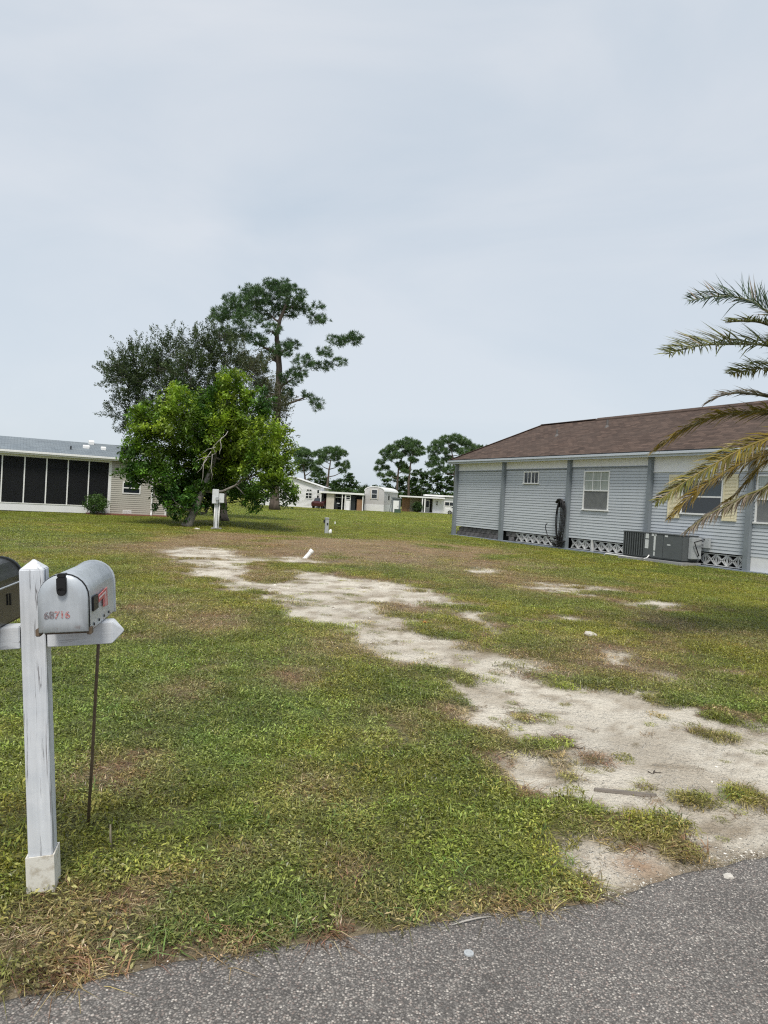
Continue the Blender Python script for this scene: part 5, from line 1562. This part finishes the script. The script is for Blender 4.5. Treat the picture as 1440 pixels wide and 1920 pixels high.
o = ring_mesh(.008, .0185, .005).build('survey_disc', M['metal_gray'], None, 0, False); o.location = (.40, 2.51, -.0195); tag(o, 'small white washer-like disc lying on the asphalt', 'disc')
m = MB(); m.tube([(-.08, -.035, .0), (-.02, -.01, .006), (.04, .018, .004), (.085, .036, 0)], [.002, .0035, .0035, .002], 6)
o = m.build('twig', M['dead_twig'], None, 0, True); o.location = (.43, 2.705, -.016); tag(o, 'pale straight twig lying along the asphalt edge', 'twig')
for k, (x, y, a, s, lb_) in enumerate(((1.28, 7.2, .3, .13, 'dark crooked twig on pale sand, middle of the track'), (1.42, 4.86, -.2, .14, 'dark bark scrap on sand above the plank'), (1.85, 4.45, .1, .10, 'short brown twig on sand right of the plank'), (1.22, 3.86, .9, .12, 'brown twig on sand below the plank'))):
    m = MB(); rg = random.Random(k)
    pts = [(-s / 2 + s * j / 5, rg.uniform(-.015, .015), .008 + rg.uniform(0, .012)) for j in range(6)]
    m.tube(pts, [.004, .007, .008, .007, .005, .003], 5)
    m.tube([pts[2], (pts[2][0] + .02, .04, .02)], [.005, .002], 5)
    o = m.build('twig', M['bark_dark'], None, 0, True); o.location = (x, y, -.055); o.rotation_euler.z = a; tag(o, lb_, 'twig')

# ------------------------------------------------------------------ far trailers and carports
def far_house(name, loc, rz, label): return empty(name, loc, rz, label, 'house')
def B(name, mat, par, x0, x1, y0, y1, z0, z1, bev=0):
    m = MB(); m.box(x0, x1, y0, y1, z0, z1); return m.build(name, mat, par, bev)
def fwin(par, x0, x1, y, z0, z1, mull=(), rail=True, fr=.07):
    m = MB(); m.box(x0, x1, y - .05, y, z1 - fr, z1); m.box(x0, x1, y - .05, y, z0, z0 + fr); m.box(x0, x0 + fr, y - .05, y, z0 + fr, z1 - fr); m.box(x1 - fr, x1, y - .05, y, z0 + fr, z1 - fr)
    w = m.build('window', M['white'], par)
    B('pane', M['glass_dark'], w, x0 + fr, x1 - fr, y - .02, y - .004, z0 + fr, z1 - fr)
    for q in mull: B('mullion', M['white'], w, q - .03, q + .03, y - .045, y, z0 + fr, z1 - fr)
    if rail: B('rail', M['white'], w, x0 + fr, x1 - fr, y - .04, y, (z0 + z1) / 2 - .03, (z0 + z1) / 2 + .03)
    return w

# A: white house, gable end towards us
h = far_house('white_house', (-13.0, 96.0, 0), 0, 'white gabled house partly hidden behind the bushy tree')
m = MB(); m.extrude([(-4.3, 0, .0), (4.2, 0, 0), (4.2, 0, 2.9), (0, 0, 4.05), (-4.3, 0, 2.9)], (0, 12, 0)); m.build('wall', M['white_wall'], h)
ext = MB()
for k in range(16): ext.box(-4.29, 4.19, -.022, -.006, .16 + k * .17, .175 + k * .17)
ext.build('siding_lines', M['white'], h)
m = MB(); m.extrude([(-4.7, -.35, 2.86), (0, -.35, 4.14), (4.6, -.35, 2.86), (4.6, -.35, 2.96), (0, -.35, 4.26), (-4.7, -.35, 2.96)], (0, 12.7, 0)); m.build('roof', M['white'], h)
fwin(h, 2.0, 2.95, -.02, 1.25, 2.1, (2.47,)); fwin(h, 2.1, 2.9, -.02, 2.25, 2.6, (2.5,), False); fwin(h, .6, 1.0, -.02, 1.2, 2.15); fwin(h, .7, 1.0, -.02, 2.45, 2.75, (), False); fwin(h, 3.55, 3.95, -.02, 2.0, 2.6, (), False); fwin(h, 3.55, 3.95, -.02, 1.3, 1.85, (), False)
for k in range(3): fwin(h, -3.6 + k * 1.2, -2.9 + k * 1.2, -.02, 1.1, 2.1)
B('skirt', M['stucco'], h, -4.35, 4.25, -.04, .0, -.1, .15)

# B: flat-roofed carport with a beige trailer behind
h = far_house('carport', (-5.7, 94.0, 0), 0, 'flat white-roofed carport with dark bays next to the white house')
B('roof', M['white'], h, -3.2, 2.9, -.2, 6, 2.13, 2.38, .02)
for x in (-2.95, -.05, .35, 2.75): B('post', M['white'], h, x - .06, x + .06, -.05, .07, -.1, 2.13)
B('slab', M['concrete'], h, -3.2, 2.9, -.25, 6, -.12, .02)
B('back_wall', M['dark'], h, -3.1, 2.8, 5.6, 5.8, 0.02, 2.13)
B('beige_panel', M['beige_wall'], h, -2.2, -1.15, .15, 3.5, 0.02, 2.12)
B('white_door_wall', M['white_wall'], h, .42, 1.0, .12, .3, .02, 1.35)
B('door', M['acdark'], h, 1.1, 1.7, .35, .45, .02, 2.0)
fwin(h, .42, 1.05, .1, 1.42, 2.05)
B('wood_panel', M['wood_brown'], h, 1.95, 2.7, .2, .35, 0.02, 1.55)
B('screen_frame', M['white'], h, 1.05, 1.1, .1, .2, 0.02, 2.1)
for k in range(5): B('screen_bar', M['gray_wall'], h, -1.0 + k * .2, -.96 + k * .2, 1.2, 1.25, 0.02, 2.1)
# things parked in the carport
gc = empty('golf_cart', (-6.1, 95.0, .02), .25, 'dark golf cart parked in the flat-roofed carport', 'golf cart')
m = MB(); m.extrude([(-.9, -.45, .35), (-.9, -.45, .75), (-.45, -.45, .8), (-.3, -.45, .5), (.35, -.45, .5), (.55, -.45, .95), (.9, -.45, .8), (.95, -.45, .35)], (0, .9, 0)); m.build('body', M['acdark'], gc, .02)
B('roof', M['white'], gc, -.75, .6, -.5, .5, 1.62, 1.68)
for x in (-.7, .5):
    for y in (-.42, .42): B('strut', M['acdark'], gc, x - .02, x + .02, y - .02, y + .02, .75, 1.62)
for x in (-.6, .62):
    for y in (-.42, .42):
        m = MB(); m.tube([(x, y - .07, .22), (x, y + .07, .22)], .22, 14); m.build('wheel', M['tyre'], gc)
B('seat', M['white'], gc, -.5, -.1, -.4, .4, .75, .9, .03)

def car(loc, rz, paint, label):
    c = empty('parked_car', loc, rz, label, 'car', 'cars parked by the far houses')
    prof = [(-2.1, .32), (-2.15, .75), (-1.95, .95), (-1.35, 1.0), (-.85, 1.42), (.75, 1.45), (1.35, 1.02), (2.05, .92), (2.15, .6), (2.1, .32)]
    m = MB(); m.extrude([(x, -.85, z) for x, z in prof], (0, 1.7, 0)); m.build('body', paint, c, .05)
    gl = [(-1.22, 1.02), (-.82, 1.36), (.70, 1.38), (1.18, 1.03)]
    for y in (-.862, .852):
        m = MB(); m.extrude([(x, y, z) for x, z in gl], (0, .01, 0)); m.build('side_window', M['glass_dark'], c)
    for x0, z0, x1, z1, nm in ((.80, 1.43, 1.36, 1.04, 'windscreen'), (-.92, 1.41, -1.36, 1.03, 'rear_window')):
        dx = .012 if x1 > 0 else -.012
        m = MB(); m.add([(x0 + dx, -.72, z0 + .012), (x0 + dx, .72, z0 + .012), (x1 + dx, .76, z1 + .012), (x1 + dx, -.76, z1 + .012)], [(0, 1, 2, 3)]); m.build(nm, M['glass_dark'], c)
    for x in (-1.32, 1.32):
        for y in (-.80, .80):
            m = MB(); m.tube([(x, y - .1, .32), (x, y + .1, .32)], .32, 18); w = m.build('wheel', M['tyre'], c)
            m = MB(); m.tube([(x, y - .108, .32), (x, y + .108, .32)], .19, 14); m.build('rim', M['chrome'], w)
    for y in (-.6, .6):
        B('headlight', M['lamp'], c, 2.05, 2.16, y - .16, y + .16, .66, .80, .02)
        B('tail_light', M['red_paint'], c, -2.17, -2.08, y - .14, y + .14, .7, .86, .02)
car((-8.55, 95.8, -.02), R(75), M['red_paint'], 'dark red car parked between white house and carport')
car((11.6, 106, -.02), R(150), M['white_paint'], 'white car half hidden by the corner of the blue house')

# C: grey-white trailer with a curved roof, end towards us
h = far_house('park_trailer', (-1.5, 99.0, 0), R(-14), 'pale grey trailer with curved roof and shuttered end window')
arc = [(1.45 * math.cos(a), 0, 2.85 + .62 * math.sin(a)) for a in np.linspace(0, math.pi, 13)]
m = MB(); m.extrude([(-1.45, 0, .95), (1.45, 0, .95)] + arc, (0, 8.5, 0)); m.build('wall', M['pale_gray'], h)
arc2 = [(1.53 * math.cos(a), -.06, 2.85 + .70 * math.sin(a)) for a in np.linspace(0, math.pi, 13)]
arc3 = [(1.44 * math.cos(a), -.06, 2.83 + .60 * math.sin(a)) for a in np.linspace(math.pi, 0, 13)]
m = MB(); m.extrude(arc2 + arc3, (0, 8.62, 0)); m.build('roof', M['white'], h)
B('skirt', M['white_wall'], h, -1.47, 1.47, -.03, 8.5, -.1, .95)
w = fwin(h, -.45, .45, -.02, 1.75, 3.1)
for x0, x1 in ((-.62, -.47), (.47, .62)): B('shutter', M['beige_wall'], h, x0, x1, -.06, -.01, 1.65, 3.15)
m = MB()
for k in range(18): m.box(1.45, 1.462, .25 + k * .46, .29 + k * .46, .95, 2.85)
m.build('rib', M['white'], h)
B('side_window', M['glass_dark'], h, 1.44, 1.47, 2.4, 3.2, 1.7, 2.5)

# D: small grey shed
h = far_house('garden_shed', (1.65, 97.0, 0), 0, 'small grey shed with white door beside the grey trailer'); h['category'] = 'shed'
B('wall', M['gray_wall'], h, -.62, .62, 0, 1.6, -.1, 1.95)
m = MB(); m.extrude([(-.75, -.12, 1.95), (.75, -.12, 1.95), (.75, -.12, 2.05), (-.75, -.12, 2.18)], (0, 1.85, 0)); m.build('roof', M['gray_wall'], h)
d = B('door', M['white'], h, -.42, .35, -.06, -.0, 0, 1.65); B('handle', M['acdark'], d, .22, .27, -.10, -.06, .8, .95)
B('trim', M['gray_wall'], h, -.62, -.5, -.08, -.0, -.1, 1.95)
m = MB(); m.bar((-.95, -.1, -.1), (-.66, .1, 1.7), .06, .06); m.build('leaning_board', M['gray_wall'], h)
ub_ = empty('utility_box', (1.85, 95.6, -.02), 0, 'low green utility box in front of the grey shed', 'utility box')
M['green_box'] = pm('green_box', (.06, .10, .07), .1, 4, .5)
B('cabinet', M['green_box'], ub_, -.45, .45, -.3, .3, 0, .45, .03); B('lid', M['green_box'], ub_, -.48, .48, -.33, .33, .45, .52, .02)

# E: white trailer and carport on the right
h = far_house('white_trailer', (7.0, 112.0, .0), 0, 'long white trailer with flat carport roof near the blue house corner')
B('wall', M['white_wall'], h, .8, 9.5, .1, 4.5, 0.02, 2.55)
B('roof', M['white'], h, -.6, 9.8, -.3, 4.8, 2.68, 2.95, .03)
B('carport_roof', M['white'], h, -4.7, 2.6, -1.2, 3.5, 2.32, 2.55, .03)
B('shade', M['dark'], h, -.7, .75, 1.3, 1.5, .02, 2.32)  # near-black panel, paints the shade of the door recess
for x in (-4.5, -.95, -.55): B('post', M['white'], h, x - .09, x + .09, -1.1, -.92, -.1, 2.32)
B('wood_panel', M['wood_brown'], h, -4.2, -2.9, .2, .4, .02, 2.2)
B('back_wall', M['beige_wall'], h, -2.8, -.7, 3.2, 3.4, .02, 2.3)
B('slab', M['concrete'], h, -1.5, 2.2, -1.8, .1, -.1, .06)
fwin(h, 1.3, 1.65, .09, 1.2, 2.05); fwin(h, 2.7, 5.2, .09, 1.25, 1.95, (3.5, 4.3), False); fwin(h, 6.3, 7.8, .09, 1.25, 1.95, (7,), False)
d = B('door', M['white'], h, -.35, .4, 1.24, 1.3, .05, 2.1); B('pane', M['glass_dark'], d, -.2, .25, 1.22, 1.24, .9, 1.9)
for k in range(3): B('panel_line', M['white'], h, .8, 9.5, .085, .1, .5 + k * .55, .53 + k * .55)
tb = empty('patio_table', (4.2, 110.3, 0), 0, 'small dark table before the brown panel of the white trailer', 'table')
B('table_top', M['acdark'], tb, -.5, .5, -.35, .35, .58, .63)
for x in (-.42, .42):
    for y in (-.28, .28): B('leg', M['acdark'], tb, x - .025, x + .025, y - .025, y + .025, -.04, .58)

# ------------------------------------------------------------------ grass, weeds and shell grit (scattered stuff)
def tuft_mesh(name, Rr, n_leaf, n_blade, hl, hb, ls, bw, rng, lean=.5):
    Vs, Fs, nb = [], [], 0
    if n_leaf:
        a, r = rng.uniform(0, 2 * math.pi, n_leaf), Rr * np.sqrt(rng.random(n_leaf))
        C = np.stack([r * np.cos(a), r * np.sin(a), hl * (.2 + .8 * rng.random(n_leaf)) * (1 - .45 * (r / Rr) ** 2)], 1)
        d = unit(np.stack([rng.normal(0, 1, n_leaf), rng.normal(0, 1, n_leaf), rng.normal(.12, .38, n_leaf)], 1))
        s = unit(np.cross(d, np.array((0, 0, 1.)) + rng.normal(0, .35, (n_leaf, 3))))
        L = (ls * rng.uniform(.6, 1.35, n_leaf))[:, None]
        V = np.stack([C - d * L * .55, C + s * L * .22, C + d * L * .6 - np.array((0, 0, .12)) * L, C - s * L * .22], 1).reshape(-1, 3)
        i = np.arange(n_leaf) * 4
        Vs.append(V); Fs += [np.stack([i, i + 1, i + 2], 1), np.stack([i, i + 2, i + 3], 1)]; nb += len(V)
    if n_blade:
        a, r = rng.uniform(0, 2 * math.pi, n_blade), Rr * np.sqrt(rng.random(n_blade))
        P = np.stack([r * np.cos(a), r * np.sin(a), np.full(n_blade, -.01)], 1)
        az = rng.uniform(0, 2 * math.pi, n_blade)
        h = (hb * rng.uniform(.5, 1.3, n_blade))[:, None]
        hd = np.stack([np.cos(az), np.sin(az), 0 * az], 1)
        ln = (lean * rng.uniform(.3, 1.7, n_blade))[:, None]
        m_ = P + np.array((0, 0, 1.)) * h * (.55 / (1 + .4 * ln)) + hd * h * ln * .35
        t = m_ + np.array((0, 0, 1.)) * h * (.40 - .42 * np.minimum(ln, 1.2)) + hd * h * ln * .75
        t[:, 2] = np.maximum(t[:, 2], .004)
        w = np.stack([-np.sin(az), np.cos(az), 0 * az], 1) * bw * rng.uniform(.6, 1.3, (n_blade, 1)) * .5
        V = np.stack([P - w, P + w, m_ + w * .9, t, m_ - w * .9], 1).reshape(-1, 3)
        i = np.arange(n_blade) * 5 + nb
        Vs.append(V); Fs += [np.stack([i, i + 1, i + 2], 1), np.stack([i, i + 2, i + 4], 1), np.stack([i + 4, i + 2, i + 3], 1)]
    me = np_mesh(name, np.concatenate(Vs), np.concatenate(Fs))
    me.materials.append(M['grass'])
    return me

def scatter(name, label, cat, meshes, P, idx, scl, rotz, tint, tilt=None):
    """one 'stuff' object: points carrying a geometry-nodes instancer"""
    me = bpy.data.meshes.new(name)
    n = len(P)
    me.vertices.add(n)
    me.vertices.foreach_set('co', P.astype(np.float32).ravel())
    def at(nm, ty, key, arr): me.attributes.new(nm, ty, 'POINT').data.foreach_set(key, np.ascontiguousarray(arr).ravel())
    at('idx', 'INT', 'value', idx.astype(np.int32))
    at('scl', 'FLOAT_VECTOR', 'vector', scl.astype(np.float32))
    rt = np.zeros((n, 3), np.float32); rt[:, 2] = rotz
    if tilt is not None: rt[:, :2] = tilt
    at('rot', 'FLOAT_VECTOR', 'vector', rt)
    cc = np.ones((n, 4), np.float32); cc[:, :3] = tint
    at('tint', 'FLOAT_COLOR', 'color', cc)
    c = bpy.data.collections.new(name + '_pieces')
    for k, q in enumerate(meshes):
        c.objects.link(bpy.data.objects.new('%s_piece_%02d' % (name, k), q))
    ng = bpy.data.node_groups.new(name + '_scatter', 'GeometryNodeTree')
    ng.interface.new_socket('Geometry', in_out='INPUT', socket_type='NodeSocketGeometry')
    ng.interface.new_socket('Geometry', in_out='OUTPUT', socket_type='NodeSocketGeometry')
    N, L = ng.nodes, ng.links
    gi, go = N.new('NodeGroupInput'), N.new('NodeGroupOutput')
    ip = N.new('GeometryNodeInstanceOnPoints'); ci = N.new('GeometryNodeCollectionInfo')
    ci.inputs['Collection'].default_value = c
    ci.inputs['Separate Children'].default_value = True
    ci.inputs['Reset Children'].default_value = True
    ip.inputs['Pick Instance'].default_value = True
    def na(nm, ty):
        q = N.new('GeometryNodeInputNamedAttribute'); q.data_type = ty; q.inputs['Name'].default_value = nm; return q.outputs['Attribute']
    L.new(gi.outputs[0], ip.inputs['Points']); L.new(ci.outputs[0], ip.inputs['Instance'])
    L.new(na('idx', 'INT'), ip.inputs['Instance Index']); L.new(na('scl', 'FLOAT_VECTOR'), ip.inputs['Scale'])
    L.new(na('rot', 'FLOAT_VECTOR'), ip.inputs['Rotation'])
    L.new(ip.outputs[0], go.inputs[0])
    o = bpy.data.objects.new(name, me)
    col.objects.link(o)
    md = o.modifiers.new('scatter', 'NODES'); md.node_group = ng
    return tag(o, label, cat, kind='stuff')

def lawn(name, label, y0, y1, dens, Rr, lsc, seed, hmul=1.0):
    rng = np.random.default_rng(seed)
    def xr(y): return .72 * y + 1.6
    A = .72 * (y1 ** 2 - y0 ** 2) + 3.2 * (y1 - y0)
    n = int(A * dens)
    y = np.sqrt(rng.uniform(y0 ** 2, y1 ** 2, n)) if y0 > 4 else np.sqrt(rng.uniform((y0 + 1.1) ** 2, (y1 + 1.1) ** 2, n)) - 1.1
    x = rng.uniform(-1, 1, n) * xr(y)
    sand, dry, yel, rs, ee = fields(x, y)
    spr = .42 * sstep(.50, .64, fbm(x * 2.4, y * 2.8, 131, 4)) * sstep(.42, .6, fbm(x * 8, y * 8, 137, 2)) + .018
    ok = (rs > -0.005 + .02 * rng.random(n)) & (rng.random(n) > sstep(-.22, .13, ee) - spr)
    bare = sstep(.7, .98, dry) * .12
    ok &= rng.random(n) > bare
    # not inside houses
    def inside(ox, oy, x0, x1, y0_, y1_):
        dx, dy = x - ox, y - oy
        lx__, ly__ = dx * math.cos(ANG) + dy * math.sin(ANG), -dx * math.sin(ANG) + dy * math.cos(ANG)
        return (lx__ > x0) & (lx__ < x1) & (ly__ > y0_) & (ly__ < y1_)
    ok &= ~inside(3.81, 36.6, -.36, 6.5, -24, .4) & ~inside(-13.36, 39.1, -14.6, 1.2, -.08, 8)
    x, y, dry, yel, rs, sand = [q[ok] for q in (x, y, dry, yel, rs, sand)]
    n = len(x)
    z = zground(x, y) - .022 - .02 * sand
    V = []
    mk = [(44, 40, .046, .060, .017, .0040, .9), (28, 56, .042, .066, .016, .0038, 1.0), (52, 26, .040, .05, .019, .0040, .9), (16, 66, .034, .068, .015, .0038, 1.2),   # green
          (2, 56, .024, .065, .012, .0032, 1.5), (7, 46, .026, .055, .013, .0034, 1.3),                                                                                # dry
          (0, 22, .03, .080, .02, .0045, 1.0)]                                                                                                                      # coarse tuft
    ms = [tuft_mesh('%s_%d' % (name, k), Rr, int(a * (1.0 if lsc < 2 else 1.3)), int(b * (1.0 if lsc < 2 else 1.4)), hl * hmul, hb * hmul, ls * lsc, bw * lsc, rng, le) for k, (a, b, hl, hb, ls, bw, le) in enumerate(mk)]
    idx = rng.integers(0, 4, n)
    isd = rng.random(n) < dry * 1.05
    idx[isd] = rng.integers(4, 6, isd.sum())
    coarse = (rng.random(n) < .030 * (1 - sstep(.4, 1.2, rs)) + .002) | ((rs < .07) & (rng.random(n) < .22))
    idx[coarse] = 6
    T = grass_tint(x, y, dry * .9, yel, rng)
    red = isd & (rng.random(n) < .45)
    T[red] = np.array((.27, .155, .085)) * rng.uniform(.7, 1.25, (red.sum(), 1))
    straw = isd & ~red & (rng.random(n) < .5)
    T[straw] = np.array((.52, .42, .25)) * rng.uniform(.7, 1.2, (straw.sum(), 1))
    T[coarse & ~isd] = np.array((.15, .235, .06)) * rng.uniform(.8, 1.3, ((coarse & ~isd).sum(), 1))
    weed = sand > .6
    wd = weed & (rng.random(n) < .45)
    T[wd] = np.array((.24, .165, .09)) * rng.uniform(.6, 1.3, (wd.sum(), 1)); idx[wd] = rng.integers(4, 6, wd.sum())
    s = rng.uniform(.75, 1.3, n)
    s[weed] *= rng.uniform(.4, .9, weed.sum())
    lump = .65 + .75 * fbm(x * 7, y * 7, 141, 2)
    sz = s * lump * rng.uniform(.7, 1.25, n) * (.55 + .45 * (1 - dry)) * (.6 + .4 * (1 - sand))
    scatter(name, label, 'grass', ms, np.stack([x, y, z], 1), idx, np.stack([s, s, sz], 1), rng.uniform(0, 6.28, n), T)

lawn('near_grass', 'short clover and grass of the lot nearest the road', 1.4, 6.5, 300, .085, 1.0, 501)
lawn('middle_grass', 'patchy yellow-green grass around the sandy track', 6.5, 17, 150, .15, 1.2, 502, 1.1)
lawn('far_grass', 'brownish and green grass in the middle of the lot', 17, 46, 34, .30, 1.9, 503, 1.15)
lawn('distant_grass', 'green mown lawn in front of the far houses', 46, 110, 4.2, .75, 3.6, 504, 1.4)

# grit, shell and crumbs on the sand
def grit():
    rng = np.random.default_rng(600)
    g = NG('grit')
    at = g.n('ShaderNodeAttribute', {'attribute_name': 'tint', 'attribute_type': 'INSTANCER'})
    gm = g.done(g.bsdf(at.outputs['Color'], .8, None, .3))
    ms = []
    for k in range(6):
        bm = bmesh.new(); bmesh.ops.create_icosphere(bm, subdivisions=1, radius=1)
        for v in bm.verts: v.co = Vector((v.co.x * rng.uniform(.7, 1.3), v.co.y * rng.uniform(.6, 1.1), v.co.z * rng.uniform(.3, .7)))
        me = bpy.data.meshes.new('grit_%d' % k); bm.to_mesh(me); bm.free(); me.materials.append(gm); ms.append(me)
    n = 150000
    y = np.exp(rng.uniform(math.log(2.2), math.log(17), n)); x = rng.uniform(-1, 1, n) * (.62 * y + .6)
    sand, dry, yel, rs, ee = fields(x, y)
    patch = sstep(.38, .62, fbm(x * 1.4, y * 1.4, 611, 4))
    ok = (rng.random(n) < sand * (.25 + .75 * patch)) | ((rs < .10) & (rs > -.05) & (rng.random(n) < .04)) | ((rs < .10) & (rs > -.06) & (x > .8) & (rng.random(n) < .12))
    ok &= (rs > -.05)
    x, y, sand, rs = x[ok], y[ok], sand[ok], rs[ok]
    n = len(x)
    s = .0034 * np.exp(rng.normal(0, .45, n)) * np.clip(y / 4.5, .9, 2.4)
    z = zground(x, y) - .030 - .022 * sand
    z = np.where(rs < 0.02, -.021, z)
    s = np.where(rs < 0.05, s * .6, s)
    T = np.where((rng.random(n) < .6)[:, None], np.array((.72, .68, .61)), np.where((rng.random(n) < .5)[:, None], np.array((.36, .32, .26)), np.array((.14, .11, .08)))) * rng.uniform(.8, 1.2, (n, 1))
    scatter('shell_grit', 'shell grit and crumbs lying on the sandy track', 'grit', ms, np.stack([x, y, z], 1), rng.integers(0, 6, n), np.repeat(s[:, None], 3, 1) * rng.uniform(.7, 1.4, (n, 3)), rng.uniform(0, 6.28, n), T)
grit()
